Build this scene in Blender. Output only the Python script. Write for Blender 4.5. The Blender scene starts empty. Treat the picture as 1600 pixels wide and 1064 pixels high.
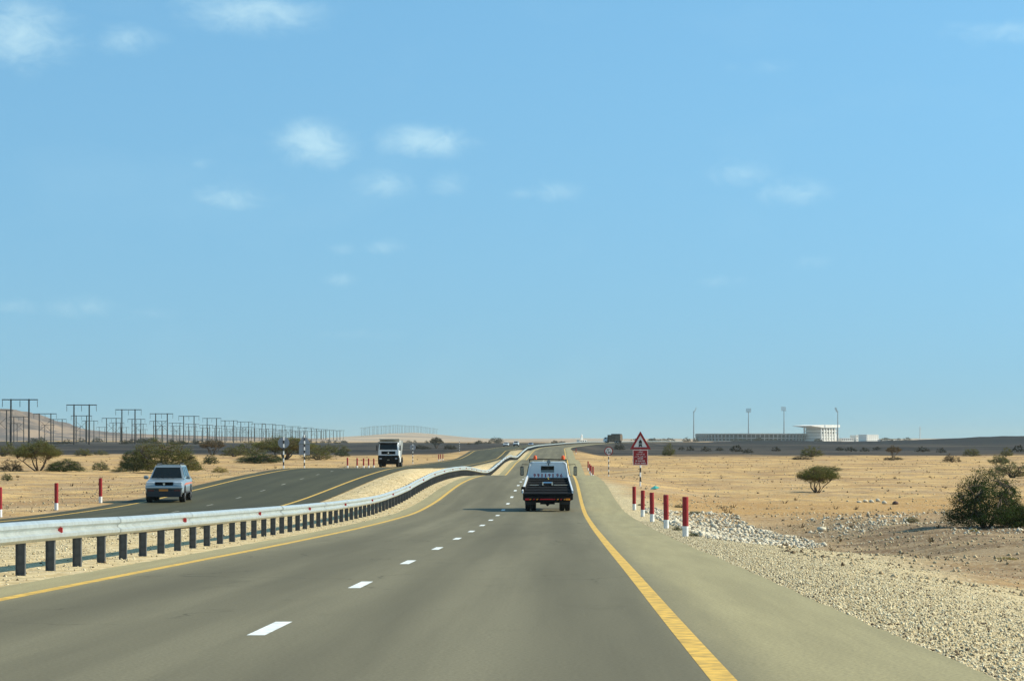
import bpy, math, random
import numpy as np
from mathutils import Vector, Matrix, Euler, noise as mnoise

R = math.radians
random.seed(7); rng = np.random.default_rng(7)
scene = bpy.context.scene
COL = scene.collection

# ------------------------------------------------------------------ camera, sky, sun, exposure
F = 3600.0; HZ = 695.0; HC = 1.2          # focal length in photo pixels, eye-level row, eye height
cam_d = bpy.data.cameras.new('camera'); cam = bpy.data.objects.new('camera', cam_d); COL.objects.link(cam)
cam.location = (0, 0, HC); cam.rotation_euler = (R(90), 0, 0)
cam_d.sensor_width = 36.0; cam_d.lens = 36.0 * F / 1600.0
cam_d.shift_y = (HZ - 532.0) / 1600.0
cam_d.clip_start = 0.1; cam_d.clip_end = 60000
scene.camera = cam
SUN_EL, SUN_AZ = 34.0, 82.0               # azimuth clockwise from +Y (the way the camera looks)
sdir = Vector((math.sin(R(SUN_AZ))*math.cos(R(SUN_EL)), math.cos(R(SUN_AZ))*math.cos(R(SUN_EL)), math.sin(R(SUN_EL))))
sl = bpy.data.lights.new('sun', 'SUN'); sl.energy = 5.0; sl.angle = R(0.53); sl.color = (1.0, 0.92, 0.73)
so = bpy.data.objects.new('sun', sl); COL.objects.link(so); so.location = (60, 20, 60)
so.rotation_euler = sdir.to_track_quat('Z', 'Y').to_euler()
vs = scene.view_settings
vs.view_transform = 'Standard'; vs.look = 'None'; vs.exposure = 0.4; vs.gamma = 1.0; vs.use_curve_mapping = False
scene.cycles.use_denoising = True
scene.cycles.volume_bounces = 0
scene.cycles.max_bounces = 6

world = bpy.data.worlds.new('World'); scene.world = world; world.use_nodes = True
wn, wl = world.node_tree.nodes, world.node_tree.links
wn.clear()
w_out = wn.new('ShaderNodeOutputWorld'); w_bg = wn.new('ShaderNodeBackground')
w_sky = wn.new('ShaderNodeTexSky'); w_sky.sky_type = 'NISHITA'; w_sky.sun_disc = False
w_sky.sun_elevation = R(SUN_EL); w_sky.sun_rotation = R(SUN_AZ)
w_sky.air_density = 1.0; w_sky.dust_density = 0.3; w_sky.ozone_density = 2.5; w_sky.altitude = 300
w_bg.inputs['Strength'].default_value = 0.124
def wmath(op, a, b=None, c=None, clamp=False):
    n = wn.new('ShaderNodeMath'); n.operation = op; n.use_clamp = clamp
    for i, v in enumerate((a, b, c)):
        if v is None: continue
        if isinstance(v, (int, float)): n.inputs[i].default_value = v
        else: wl.new(v, n.inputs[i])
    return n.outputs[0]
w_tc = wn.new('ShaderNodeTexCoord')
w_sep = wn.new('ShaderNodeSeparateXYZ'); wl.new(w_tc.outputs['Generated'], w_sep.inputs[0])
# the sky's elevation is stretched a little: clean dry air, blue almost down to the horizon
w_z = wmath('ADD', wmath('MULTIPLY', wmath('MAXIMUM', w_sep.outputs[2], 0.0), 0.55), 0.27)
w_cmb = wn.new('ShaderNodeCombineXYZ')
wl.new(w_sep.outputs[0], w_cmb.inputs[0]); wl.new(w_sep.outputs[1], w_cmb.inputs[1]); wl.new(w_z, w_cmb.inputs[2])
wl.new(w_cmb.outputs[0], w_sky.inputs['Vector'])
w_tint = wn.new('ShaderNodeMix'); w_tint.data_type = 'RGBA'; w_tint.blend_type = 'MULTIPLY'; w_tint.inputs[0].default_value = 1.0
wl.new(w_sky.outputs[0], w_tint.inputs[6]); w_tint.inputs[7].default_value = (0.94, 1.38, 1.30, 1)
# dusty air low over the horizon, the same all round
w_low = wmath('MULTIPLY', wmath('EXPONENT', wmath('MULTIPLY', wmath('MAXIMUM', w_sep.outputs[2], 0.0), -11.0)), .85)
w_dust = wn.new('ShaderNodeMix'); w_dust.data_type = 'RGBA'; wl.new(w_low, w_dust.inputs[0]); wl.new(w_tint.outputs[2], w_dust.inputs[6]); w_dust.inputs[7].default_value = (1.95, 3.35, 3.80, 1)
# thin fair-weather clouds, placed by direction (azimuth and elevation tangents)
CLOUDS = [  # photo px x, y, half width, half height, strength
    (30, 55, 78, 50, 1.0), (200, 62, 55, 22, .5), (395, 22, 100, 28, .72), (335, 5, 70, 22, .4),
    (492, 222, 58, 33, .85), (515, 240, 45, 25, .5), (668, 222, 66, 23, .85), (600, 288, 50, 22, .5), (695, 286, 34, 18, .38),
    (365, 308, 66, 22, .45), (318, 255, 24, 11, .25), (870, 300, 40, 19, .42), (815, 303, 30, 12, .25),
    (1160, 270, 50, 21, .5), (1240, 300, 52, 22, .45), (598, 388, 36, 13, .38), (535, 388, 24, 12, .32), (526, 438, 30, 12, .28),
    (1270, 412, 40, 14, .2), (130, 478, 60, 18, .25), (20, 480, 40, 14, .22), (1565, 52, 90, 20, .38), (1190, 105, 60, 13, .14),
    (1130, 440, 50, 12, .16), (570, 522, 70, 12, .18), (240, 490, 60, 12, .14)]
w_inv = wmath('DIVIDE', 1.0, wmath('MAXIMUM', w_sep.outputs[1], 0.02))
w_tan = wn.new('ShaderNodeVectorMath'); w_tan.operation = 'SCALE'; wl.new(w_tc.outputs['Generated'], w_tan.inputs[0]); wl.new(w_inv, w_tan.inputs['Scale'])
w_map = wn.new('ShaderNodeMapping'); w_map.inputs['Scale'].default_value = (1, 1, 1.9)
wl.new(w_tc.outputs['Generated'], w_map.inputs[0])
w_n = wn.new('ShaderNodeTexNoise'); w_n.inputs['Scale'].default_value = 62.0; w_n.inputs['Detail'].default_value = 9.0; w_n.inputs['Roughness'].default_value = 0.66; w_n.inputs['Distortion'].default_value = 0.5
wl.new(w_map.outputs[0], w_n.inputs['Vector'])
tot = None
for cx, cy, rx, ry, st in CLOUDS:
    q = wn.new('ShaderNodeVectorMath'); q.operation = 'MULTIPLY_ADD'; wl.new(w_tan.outputs[0], q.inputs[0])
    q.inputs[1].default_value = (F/rx, 0, F/ry); q.inputs[2].default_value = (-(cx-800)/rx, (1-st)*1.35, -(HZ-cy)/ry)
    l = wn.new('ShaderNodeVectorMath'); l.operation = 'LENGTH'; wl.new(q.outputs[0], l.inputs[0])
    tot = l.outputs['Value'] if tot is None else wmath('MINIMUM', tot, l.outputs['Value'])
w_m = wmath('ADD', wmath('SUBTRACT', 1.05, tot), wmath('MULTIPLY', wmath('SUBTRACT', w_n.outputs[0], .5), 2.4))
w_fall = wn.new('ShaderNodeMapRange'); w_fall.interpolation_type = 'SMOOTHSTEP'; wl.new(tot, w_fall.inputs[0]); w_fall.inputs[1].default_value = 2.0; w_fall.inputs[2].default_value = .5
w_soft = wn.new('ShaderNodeMapRange'); w_soft.interpolation_type = 'SMOOTHSTEP'; wl.new(w_m, w_soft.inputs[0]); w_soft.inputs[1].default_value = -.6; w_soft.inputs[2].default_value = 1.4
tot = wmath('MULTIPLY', w_soft.outputs[0], w_fall.outputs[0])
# the same thin cloud goes on all round, sparse
w_n2 = wn.new('ShaderNodeTexNoise'); w_n2.inputs['Scale'].default_value = 12.0; w_n2.inputs['Detail'].default_value = 4.0
wl.new(w_map.outputs[0], w_n2.inputs['Vector'])
thin = wmath('MULTIPLY', wmath('SUBTRACT', w_n2.outputs[0], 0.54), .35, clamp=True)
tot = wmath('MAXIMUM', tot, thin)
world.cycles.sampling_method = 'MANUAL'; world.cycles.sample_map_resolution = 512
w_cl = wn.new('ShaderNodeMix'); w_cl.data_type = 'RGBA'
wl.new(wmath('MULTIPLY', tot, 0.40), w_cl.inputs[0]); wl.new(w_dust.outputs[2], w_cl.inputs[6])
w_cl.inputs[7].default_value = (5.6, 7.1, 6.9, 1)
wl.new(w_cl.outputs[2], w_bg.inputs['Color']); wl.new(w_bg.outputs[0], w_out.inputs['Surface'])

# ------------------------------------------------------------------ materials
MATS = {}
def mat(name, col=(.5, .5, .5), rough=.7, metal=0.0, var=0.0, scale=8.0, bump=0.0, spec=.5, coat=0.0, col2=None, alpha=1, trans=0.0):
    if name in MATS: return MATS[name]
    m = bpy.data.materials.new(name); m.use_nodes = True
    nt = m.node_tree; b = nt.nodes['Principled BSDF']
    b.inputs['Base Color'].default_value = (*col, 1); b.inputs['Roughness'].default_value = rough
    b.inputs['Metallic'].default_value = metal; b.inputs['Specular IOR Level'].default_value = spec
    b.inputs['Coat Weight'].default_value = coat; b.inputs['Transmission Weight'].default_value = trans
    if var or bump or col2:
        tc = nt.nodes.new('ShaderNodeTexCoord'); n = nt.nodes.new('ShaderNodeTexNoise')
        n.inputs['Scale'].default_value = scale; n.inputs['Detail'].default_value = 6
        nt.links.new(tc.outputs['Object'], n.inputs['Vector'])
        if var or col2:
            r = nt.nodes.new('ShaderNodeValToRGB'); c = col2 or tuple(x*(1-var) for x in col)
            r.color_ramp.elements[0].position = .35; r.color_ramp.elements[1].position = .65
            r.color_ramp.elements[0].color = (*c, 1); r.color_ramp.elements[1].color = (*(min(1, x*(1+var*.4)) for x in col), 1)
            nt.links.new(n.outputs[0], r.inputs[0]); nt.links.new(r.outputs[0], b.inputs['Base Color'])
        if bump:
            bp = nt.nodes.new('ShaderNodeBump'); bp.inputs['Strength'].default_value = bump
            nt.links.new(n.outputs[0], bp.inputs['Height']); nt.links.new(bp.outputs[0], b.inputs['Normal'])
    MATS[name] = m
    return m

class NT:
    """small helper for node graphs"""
    def __init__(s, m): s.t = m.node_tree; s.n = s.t.nodes; s.l = s.t.links
    def put(s, sock, v):
        if isinstance(v, (int, float)): sock.default_value = v
        elif isinstance(v, tuple): sock.default_value = v if len(v) != 3 or sock.type == 'VECTOR' else (*v, 1)
        else: s.l.new(v, sock)
    def math(s, op, a, b=None, clamp=False):
        n = s.n.new('ShaderNodeMath'); n.operation = op; n.use_clamp = clamp
        s.put(n.inputs[0], a)
        if b is not None: s.put(n.inputs[1], b)
        return n.outputs[0]
    def step(s, v, a, b):
        n = s.n.new('ShaderNodeMapRange'); n.interpolation_type = 'SMOOTHSTEP'
        s.put(n.inputs[0], v); n.inputs[1].default_value = a; n.inputs[2].default_value = b
        return n.outputs[0]
    def noise(s, vec, scale, detail=5, rough=.55, sc=None):
        n = s.n.new('ShaderNodeTexNoise'); n.inputs['Scale'].default_value = scale
        n.inputs['Detail'].default_value = detail; n.inputs['Roughness'].default_value = rough
        if sc:
            mp = s.n.new('ShaderNodeMapping'); mp.inputs['Scale'].default_value = sc
            s.l.new(vec, mp.inputs[0]); vec = mp.outputs[0]
        s.l.new(vec, n.inputs['Vector']); return n.outputs[0]
    def mix(s, f, a, b, mode='MIX'):
        n = s.n.new('ShaderNodeMix'); n.data_type = 'RGBA'; n.blend_type = mode
        s.put(n.inputs[0], f); s.put(n.inputs[6], a); s.put(n.inputs[7], b); return n.outputs[2]
    def voro(s, vec, scale, out='Color'):
        n = s.n.new('ShaderNodeTexVoronoi'); n.inputs['Scale'].default_value = scale
        s.l.new(vec, n.inputs['Vector']); return n.outputs[out]

def rawmat(name):
    m = bpy.data.materials.new(name); m.use_nodes = True; MATS[name] = m
    return m, NT(m), m.node_tree.nodes['Principled BSDF']

# ------------------------------------------------------------------ the lie of the land
Y1 = [-80, 0, 20, 33, 50, 70, 85, 100, 117, 130, 144, 162, 184, 193, 210, 234, 250, 266, 293, 327, 363, 397, 418, 441, 500, 555, 630, 800, 970, 1300, 2000, 2600]
Z1 = [1.5, 0, -.42, -.66, -1.0, -1.36, -1.58, -1.75, -1.66, -1.42, -1.22, -1.16, -1.25, -1.33, -1.62, -2.08, -2.28, -2.21, -1.83, -1.32, -1.14, -1.46, -1.58, -1.35, -.62, -.12, .0, .8, 1.9, 2.6, 3.4, 4.4]
Y2 = [-80, 0, 33, 60, 80, 95, 108, 122, 140, 154, 165, 175, 200, 250, 280, 300, 380, 450, 490, 523, 560, 630, 800, 970, 1300, 2000, 2600]
Z2 = [1.2, -.4, -1.0, -1.38, -1.50, -1.56, -1.50, -1.24, -.88, -.68, -.55, -.54, -.80, -1.28, -1.50, -1.55, -1.62, -1.52, -.9, -.15, -.05, .05, .9, 1.9, 2.6, 3.4, 4.4]
YN = [-80, 0, 60, 100, 200, 400, 600, 800, 1000, 1500, 2000, 3000, 5000, 8000, 12500]
ZN = [-.6, -1.2, -1.75, -2.05, -1.95, -1.65, -1.2, -.3, .8, 2.0, 2.7, 4.6, 11, 21, 31]
def smooth_table(ys, zs, lo, hi, n, w):
    g = np.linspace(lo, hi, n); v = np.interp(g, ys, zs); k = np.ones(w)/w
    return g, np.convolve(np.pad(v, (w//2, w-1-w//2), mode='edge'), k, mode='valid')
G1, V1 = smooth_table(Y1, Z1, -80, 2600, 2681, 13)
G2, V2 = smooth_table(Y2, Z2, -80, 2600, 2681, 17)
def z1(y): return np.interp(y, G1, V1)
def z2(y): return np.interp(y, G2, V2)
def xr(y):
    y = np.asarray(y, float); e = np.clip(y-630, 0, 370)
    return 1.05 + .021*y + .000173*e*e + np.maximum(y-1000, 0)*.128
def sh(y): return 4.6*ss(88-np.asarray(y, float), 0, 46)     # the oncoming carriageway swings away to the left near us
def ss(x, a, b):
    t = np.clip((np.asarray(x, float)-a)/(b-a), 0, 1); return t*t*(3-2*t)
_wv = [(random.uniform(0, 6.28), random.uniform(-1, 1), random.uniform(.3, 1), random.uniform(0, 6.28)) for _ in range(40)]
def lumps(x, y, wl, n=8, o=0):
    """cheap smooth noise of about +-1 with wavelengths from wl downwards"""
    t = 0; a = 1.0; s = 0
    for i in range(n):
        th, _, q, ph = _wv[(i+o) % 40]; k = 6.283/wl*(1+.7*i)*q
        t = t + a*np.sin(k*(x*math.cos(th)+y*math.sin(th))+ph + 1.7*np.sin(.37*k*(x*math.sin(th)-y*math.cos(th)))); s += a*.6; a *= .72
    return t/s
def nat(x, y):
    x = np.asarray(x, float); y = np.asarray(y, float)
    z = np.interp(y, YN, ZN)
    z = z + .45*(1-ss(x, -30, 0))*(1-ss(y, 250, 420))*ss(y, -10, 60)
    near = ss(y, 10, 60)
    z = z + near*(.10*lumps(x, y, 16) + .05*lumps(x, y, 4, 5, 9)) + .35*ss(y, 250, 700)*lumps(x, y, 90, 6, 3) + .8*ss(y, 1200, 2500)*lumps(x, y, 420, 6, 12)
    z = z + 3.5*ss(y, 6000, 9000)*lumps(x, y, 1900, 6, 20)
    # low dark gravel rise on the right, in front of the stadium
    ridge = np.exp(-((y-1500-60*np.sin(x/90))/210)**2)
    z = z + ridge*ss(x, 70, 190)*(2.1 + .8*np.sin(x/61+1) + .5*np.sin(x/23) + 2.2*ss(x, 200, 345))
    # far rise under the last pylons
    z = z + 19*np.exp(-((x+285)/150)**2-((y-6500)/1000)**2)
    # far left: the plain climbs gently
    z = z + 1.2*ss(-x, 150, 500)*ss(y, 900, 1500)
    return z
def ground(x, y):
    x = np.asarray(x, float); y = np.asarray(y, float)
    u = x - xr(y); a = z1(y)-.05; b = z2(y)-.05; n = nat(x, y)
    dip = .38*ss(y, 56, 66)*(1-ss(y, 100, 112))*ss(u, 2.7, 5.0)*(1-ss(u, 8, 13))
    zr = a + (n-a)*ss(u, 1.9, 9.5) - dip
    wid = 12.2+sh(y); tm = np.clip((-u-9.6)/(wid-9.6), 0, 1)
    zmid = a + (b-a)*ss(-u, 9.4, wid) + .13*np.sin(tm*math.pi)*(1+.5*lumps(x, y, 5, 4, 2))
    zl = b + (n-b)*ss(-u-sh(y), 22.2, 31)
    z = np.where(u > 0, zr, np.where(u > -15-sh(y), zmid, zl))
    end = ss(y, 2300, 2600)
    return z*(1-end) + n*end
def gz(x, y): return float(ground(x, y))
def at(px, d): return (px-800.0)/F*d                      # photo column -> X at distance d
def rot_road(y): return -math.atan(float(xr(y+1)-xr(y-1))/2)  # heading of the road there

# ------------------------------------------------------------------ mesh helpers
class MB:
    def __init__(s): s.v = []; s.f = []; s.mi = []; s.cur = 0
    def add(s, vs, fs):
        o = len(s.v); s.v += [tuple(p) for p in vs]; s.f += [tuple(i+o for i in f) for f in fs]; s.mi += [s.cur]*len(fs); return s
    def box(s, x0, x1, y0, y1, z0, z1_):
        return s.add([(x0,y0,z0),(x1,y0,z0),(x1,y1,z0),(x0,y1,z0),(x0,y0,z1_),(x1,y0,z1_),(x1,y1,z1_),(x0,y1,z1_)],
                     [(0,3,2,1),(4,5,6,7),(0,1,5,4),(1,2,6,5),(2,3,7,6),(3,0,4,7)])
    def bbox(s, x0, x1, y0, y1, z0, z1_, b=.02):
        """box with chamfered edges"""
        vs = []; 
        for z, i in ((z0, b), (z0+b, 0), (z1_-b, 0), (z1_, b)):
            c = b
            x0_, x1__, y0_, y1__ = x0+i, x1-i, y0+i, y1-i
            vs += [(x0_+c,y0_,z),(x1__-c,y0_,z),(x1__,y0_+c,z),(x1__,y1__-c,z),(x1__-c,y1__,z),(x0_+c,y1__,z),(x0_,y1__-c,z),(x0_,y0_+c,z)]
        fs = [tuple(reversed(range(8))), tuple(range(24, 32))]
        for k in range(3):
            for j in range(8): fs.append((k*8+j, k*8+(j+1) % 8, (k+1)*8+(j+1) % 8, (k+1)*8+j))
        return s.add(vs, fs)
    def tube(s, pts, rad, n=8, cap=True):
        pts = [Vector(p) for p in pts]; rs = rad if isinstance(rad, (list, tuple)) else [rad]*len(pts)
        vs = []; fs = []
        for i, p in enumerate(pts):
            t = (pts[min(i+1, len(pts)-1)]-pts[max(i-1, 0)]).normalized()
            a = t.cross(Vector((0, 0, 1)) if abs(t.z) < .9 else Vector((1, 0, 0))).normalized(); b = t.cross(a)
            for k in range(n):
                w = 2*math.pi*k/n; vs.append(p + a*math.cos(w)*rs[i] + b*math.sin(w)*rs[i])
        for i in range(len(pts)-1):
            for k in range(n): fs.append((i*n+k, i*n+(k+1) % n, (i+1)*n+(k+1) % n, (i+1)*n+k))
        if cap: fs += [tuple(reversed(range(n))), tuple(range((len(pts)-1)*n, len(pts)*n))]
        return s.add(vs, fs)
    def prism(s, poly, axis, a, b):
        """poly of 2-D points extruded along axis from a to b"""
        def P(p, t): return {'x': (t, p[0], p[1]), 'y': (p[0], t, p[1]), 'z': (p[0], p[1], t)}[axis]
        n = len(poly)
        return s.add([P(p, a) for p in poly]+[P(p, b) for p in poly],
                     [tuple(range(n)), tuple(reversed(range(n, 2*n)))]+[(i, n+i, n+(i+1) % n, (i+1) % n) for i in range(n)])
    def loft(s, secs, closed=True, cap=True):
        n = len(secs[0]); vs = [p for q in secs for p in q]; fs = []
        m = n if closed else n-1
        for i in range(len(secs)-1):
            for k in range(m): fs.append((i*n+k, (i+1)*n+k, (i+1)*n+(k+1) % n, i*n+(k+1) % n))
        if cap: fs += [tuple(range(n)), tuple(reversed(range((len(secs)-1)*n, len(secs)*n)))]
        return s.add(vs, fs)
    def wheel(s, c, r, w, n=20):
        """tyre, axis along x, rounded shoulders"""
        x, y, z = c; prof = [(-w/2, r*.6), (-w/2, r*.92), (-w*.36, r), (w*.36, r), (w/2, r*.92), (w/2, r*.6)]
        vs = []; fs = []
        for k in range(n):
            a = 2*math.pi*k/n
            for px, pr in prof: vs.append((x+px, y+pr*math.cos(a), z+pr*math.sin(a)))
        for k in range(n):
            for j in range(5):
                fs.append((k*6+j, k*6+j+1, ((k+1) % n)*6+j+1, ((k+1) % n)*6+j))
        return s.add(vs, fs)
    def disc(s, c, r, w, n=16, axis='x'):
        x, y, z = c
        p = {'x': ((x-w/2, y, z), (x+w/2, y, z)), 'y': ((x, y-w/2, z), (x, y+w/2, z)), 'z': ((x, y, z-w/2), (x, y, z+w/2))}[axis]
        return s.tube(p, r, n)
    def mesh(s, name, mats, smooth=False):
        me = bpy.data.meshes.new(name); me.from_pydata(s.v, [], s.f)
        for m in (mats if isinstance(mats, (list, tuple)) else [mats]): me.materials.append(m)
        if any(s.mi): me.polygons.foreach_set('material_index', s.mi)
        import bmesh
        bm = bmesh.new(); bm.from_mesh(me); bmesh.ops.recalc_face_normals(bm, faces=bm.faces); bm.to_mesh(me); bm.free()
        if smooth:
            me.polygons.foreach_set('use_smooth', [True]*len(me.polygons))
            try: me.set_sharp_from_angle(angle=R(38))
            except Exception: pass
        me.update(); return me
    def obj(s, name, mats, parent=None, smooth=False):
        return link(name, s.mesh(name, mats, smooth), parent)
def link(name, me, parent=None):
    o = bpy.data.objects.new(name, me); COL.objects.link(o)
    if parent is not None: o.parent = parent
    return o
def tag(o, label, cat, group=None):
    o['label'] = label; o['category'] = cat
    if group: o['group'] = group
    return o
def thing(name, label, cat, loc=(0, 0, 0), rz=0, group=None, s=1.0):
    o = bpy.data.objects.new(name, None); COL.objects.link(o); o.empty_display_size = .3
    o.location = loc; o.rotation_euler = (0, 0, rz)
    o.scale = (s, s, s) if isinstance(s, (int, float)) else s
    return tag(o, label, cat, group)
def copy_tree(src, loc=None, rz=None, s=None, label=None, group=None):
    kids = list(src.children); r = src.copy(); COL.objects.link(r)
    if loc is not None: r.location = loc
    if rz is not None: r.rotation_euler = (0, 0, rz)
    if s is not None: r.scale = (s, s, s) if isinstance(s, (int, float)) else s
    if label: r['label'] = label
    if group: r['group'] = group
    def rec(a, b):
        for ch in list(a.children):
            c = ch.copy(); COL.objects.link(c); c.parent = b; rec(ch, c)
    rec_src = kids
    for ch in rec_src:
        c = ch.copy(); COL.objects.link(c); c.parent = r
        for g in list(ch.children):
            d = g.copy(); COL.objects.link(d); d.parent = c
    return r
def npmesh(name, V, Fc, material, smooth=False, uv=None):
    """numpy vertices and equal-size faces -> mesh"""
    me = bpy.data.meshes.new(name); k = Fc.shape[1]
    me.vertices.add(len(V)); me.vertices.foreach_set('co', V.astype(np.float32).ravel())
    me.loops.add(Fc.size); me.loops.foreach_set('vertex_index', Fc.astype(np.int32).ravel())
    me.polygons.add(len(Fc)); me.polygons.foreach_set('loop_start', np.arange(0, Fc.size, k, dtype=np.int32))
    me.polygons.foreach_set('loop_total', np.full(len(Fc), k, dtype=np.int32))
    if smooth: me.polygons.foreach_set('use_smooth', np.ones(len(Fc), dtype=bool))
    me.update(calc_edges=True)
    if uv is not None:
        l = me.uv_layers.new(name='UVMap'); l.data.foreach_set('uv', uv[Fc.ravel()].astype(np.float32).ravel())
    me.materials.append(material); return me

# ------------------------------------------------------------------ ground
def ground_material():
    m, n, b = rawmat('desert_ground')
    geo = n.n.new('ShaderNodeNewGeometry'); P = geo.outputs['Position']
    sep = n.n.new('ShaderNodeSeparateXYZ'); n.l.new(P, sep.inputs[0]); X, Y = sep.outputs[0], sep.outputs[1]
    u = n.math('SUBTRACT', X, n.math('ADD', n.math('MULTIPLY', Y, .021), 1.05))
    big = n.noise(P, .035, 4); mid = n.noise(P, .22, 6); fine = n.noise(P, 2.6, 6, .65); strat = n.noise(P, .11, 6, .62, (.6, 1, 1))
    sand = n.mix(n.step(mid, .35, .68), (.49, .295, .105), (.65, .425, .168))
    sand = n.mix(n.step(strat, .46, .60), sand, (.35, .205, .083))
    sand = n.mix(n.step(n.noise(P, .42, 7, .68), .57, .68), sand, (.235, .145, .07))
    sand = n.mix(n.math('MULTIPLY', n.step(n.noise(P, .9, 5, .7), .55, .75), .5), sand, (.62, .47, .26))
    # stony brown belt on the right, then an orange strip, then sand
    wob = n.math('MULTIPLY', n.math('SUBTRACT', n.noise(P, .07, 4), .5), 42)
    yw = n.math('ADD', Y, wob)
    right = n.step(u, 2.6, 5.5)
    belt = n.math('MULTIPLY', n.math('MULTIPLY', n.step(yw, 40, 52), n.math('SUBTRACT', 1, n.step(yw, 92, 104))), right)
    beltc = n.mix(n.step(n.noise(P, .35, 6, .6, (.5, 1, 1)), .40, .62), (.15, .095, .05), (.31, .215, .115))
    sand = n.mix(n.math('MULTIPLY', n.step(n.noise(P, 1.1, 7, .72), .54, .70), .55), sand, (.25, .165, .085))
    sand = n.mix(n.math('MULTIPLY', n.step(n.noise(P, .055, 5, .6), .50, .62), .55), sand, (.46, .305, .155))
    sand = n.mix(n.math('MULTIPLY', n.step(n.noise(P, .17, 7, .68), .50, .60), .62), sand, (.30, .205, .115))
    rut = n.noise(P, .25, 6, .6, (.25, 1, 1)); sand = n.mix(n.math('MULTIPLY', n.math('SUBTRACT', 1, n.step(n.math('ABSOLUTE', n.math('SUBTRACT', rut, .5)), .004, .02)), .5), sand, (.22, .14, .07))
    col = n.mix(n.math('MULTIPLY', belt, .9), sand, beltc)
    strip = n.math('MULTIPLY', n.math('MULTIPLY', n.step(yw, 98, 108), n.math('SUBTRACT', 1, n.step(yw, 124, 140))), right)
    col = n.mix(n.math('MULTIPLY', strip, .8), col, (.40, .225, .075))
    # pale gravel verge along the carriageway
    ue = n.math('ADD', u, n.math('MULTIPLY', n.math('SUBTRACT', mid, .5), 3.2))
    lim = n.math('ADD', 6.8, n.math('MULTIPLY', n.math('SUBTRACT', 60, Y), .05))
    g = n.math('SUBTRACT', 1, n.step(n.math('SUBTRACT', ue, lim), -1.6, 1.0))
    g = n.math('MULTIPLY', n.math('MULTIPLY', g, n.step(u, .5, 1.6)), n.math('SUBTRACT', 1, n.step(Y, 240, 420)))
    gv = n.voro(P, 22, 'Color'); gs = n.n.new('ShaderNodeSeparateColor'); n.l.new(gv, gs.inputs[0])
    gcol = n.mix(gs.outputs[0], (.38, .285, .14), (.74, .61, .36))
    gcol = n.mix(n.step(gs.outputs[1], .86, .92), gcol, (.15, .12, .085))
    col = n.mix(n.math('MULTIPLY', g, .92), col, gcol)
    # verge under the guardrail and the median: pale crushed stone
    med = n.math('MULTIPLY', n.step(u, -16.6, -12.2), n.math('SUBTRACT', 1, n.step(u, -7.0, -6.2)))
    medc = n.mix(n.step(fine, .4, .62), (.46, .345, .17), (.70, .565, .33))
    col = n.mix(n.math('MULTIPLY', med, .85), col, medc)
    # flecks of loose stone
    fl = n.voro(P, 13, 'Color'); fs = n.n.new('ShaderNodeSeparateColor'); n.l.new(fl, fs.inputs[0])
    near = n.math('SUBTRACT', 1, n.step(Y, 160, 420))
    col = n.mix(n.math('MULTIPLY', n.math('MULTIPLY', n.step(fs.outputs[0], .86, .93), near), .45), col, (.62, .52, .36))
    col = n.mix(n.math('MULTIPLY', n.math('MULTIPLY', n.step(fs.outputs[1], .88, .95), near), .5), col, (.12, .09, .06))
    # dark gravel plain, and pale sand again far behind it
    wf = n.math('MULTIPLY', n.math('SUBTRACT', n.noise(P, .006, 4), .5), 330)
    yf = n.math('ADD', Y, wf)
    dark = n.math('MULTIPLY', n.step(yf, 505, 585), n.math('SUBTRACT', 1, n.step(n.math('ADD', Y, n.math('MULTIPLY', wf, 3)), 1900, 2500)))
    dcol = n.mix(n.step(n.noise(P, .012, 5, .6, (.4, 1, 1)), .40, .62), (.016, .014, .012), (.060, .048, .036))
    black = n.math('MULTIPLY', n.step(X, 60, 150), n.step(Y, 1150, 1320))
    dcol = n.mix(n.math('MULTIPLY', n.step(n.noise(P, .035, 6, .65), .52, .68), .6), dcol, (.085, .066, .044))
    dcol = n.mix(n.math('MULTIPLY', black, .85), dcol, (.008, .008, .009))
    col = n.mix(dark, col, dcol)
    far = n.step(Y, 2300, 3300)
    fcol = n.mix(n.step(n.noise(P, .0022, 5, .6, (.35, 1, 1)), .42, .6), (.50, .36, .23), (.26, .19, .135))
    col = n.mix(far, col, fcol)
    n.l.new(col, b.inputs['Base Color']); b.inputs['Roughness'].default_value = .95; b.inputs['Specular IOR Level'].default_value = .15
    bp = n.n.new('ShaderNodeBump'); bp.inputs['Strength'].default_value = .55; bp.inputs['Distance'].default_value = .12
    hgt = n.math('ADD', n.math('MULTIPLY', fine, .7), n.math('MULTIPLY', n.noise(P, 9, 4), .5))
    n.l.new(hgt, bp.inputs['Height']); n.l.new(bp.outputs[0], b.inputs['Normal'])
    return m

def build_ground():
    us = list(np.arange(-34, 24.01, .5)); st = .5; u = 24
    while u < 8600: st *= 1.085; u += st; us.append(u)
    st = .5; u = -34
    while u > -8600: st *= 1.085; u -= st; us.insert(0, u)
    ys = list(np.arange(-40, 130, .9)); y = 130
    while y < 12300: y += max(.9, .0125*(y-60)); ys.append(y)
    U, Yg = np.meshgrid(np.array(us), np.array(ys)); Xg = xr(Yg)*(1-ss(Yg, 1500, 4000)*.0)+U
    Z = ground(Xg, Yg)
    V = np.stack([Xg, Yg, Z], -1).reshape(-1, 3); nx, ny = len(us), len(ys)
    i = np.arange((nx-1)*(ny-1)); r, c = i//(nx-1), i % (nx-1); a = r*nx+c
    o = link('ground', npmesh('ground', V, np.stack([a, a+1, a+nx+1, a+nx], -1), ground_material(), True)); o['kind'] = 'structure'
build_ground()

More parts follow.
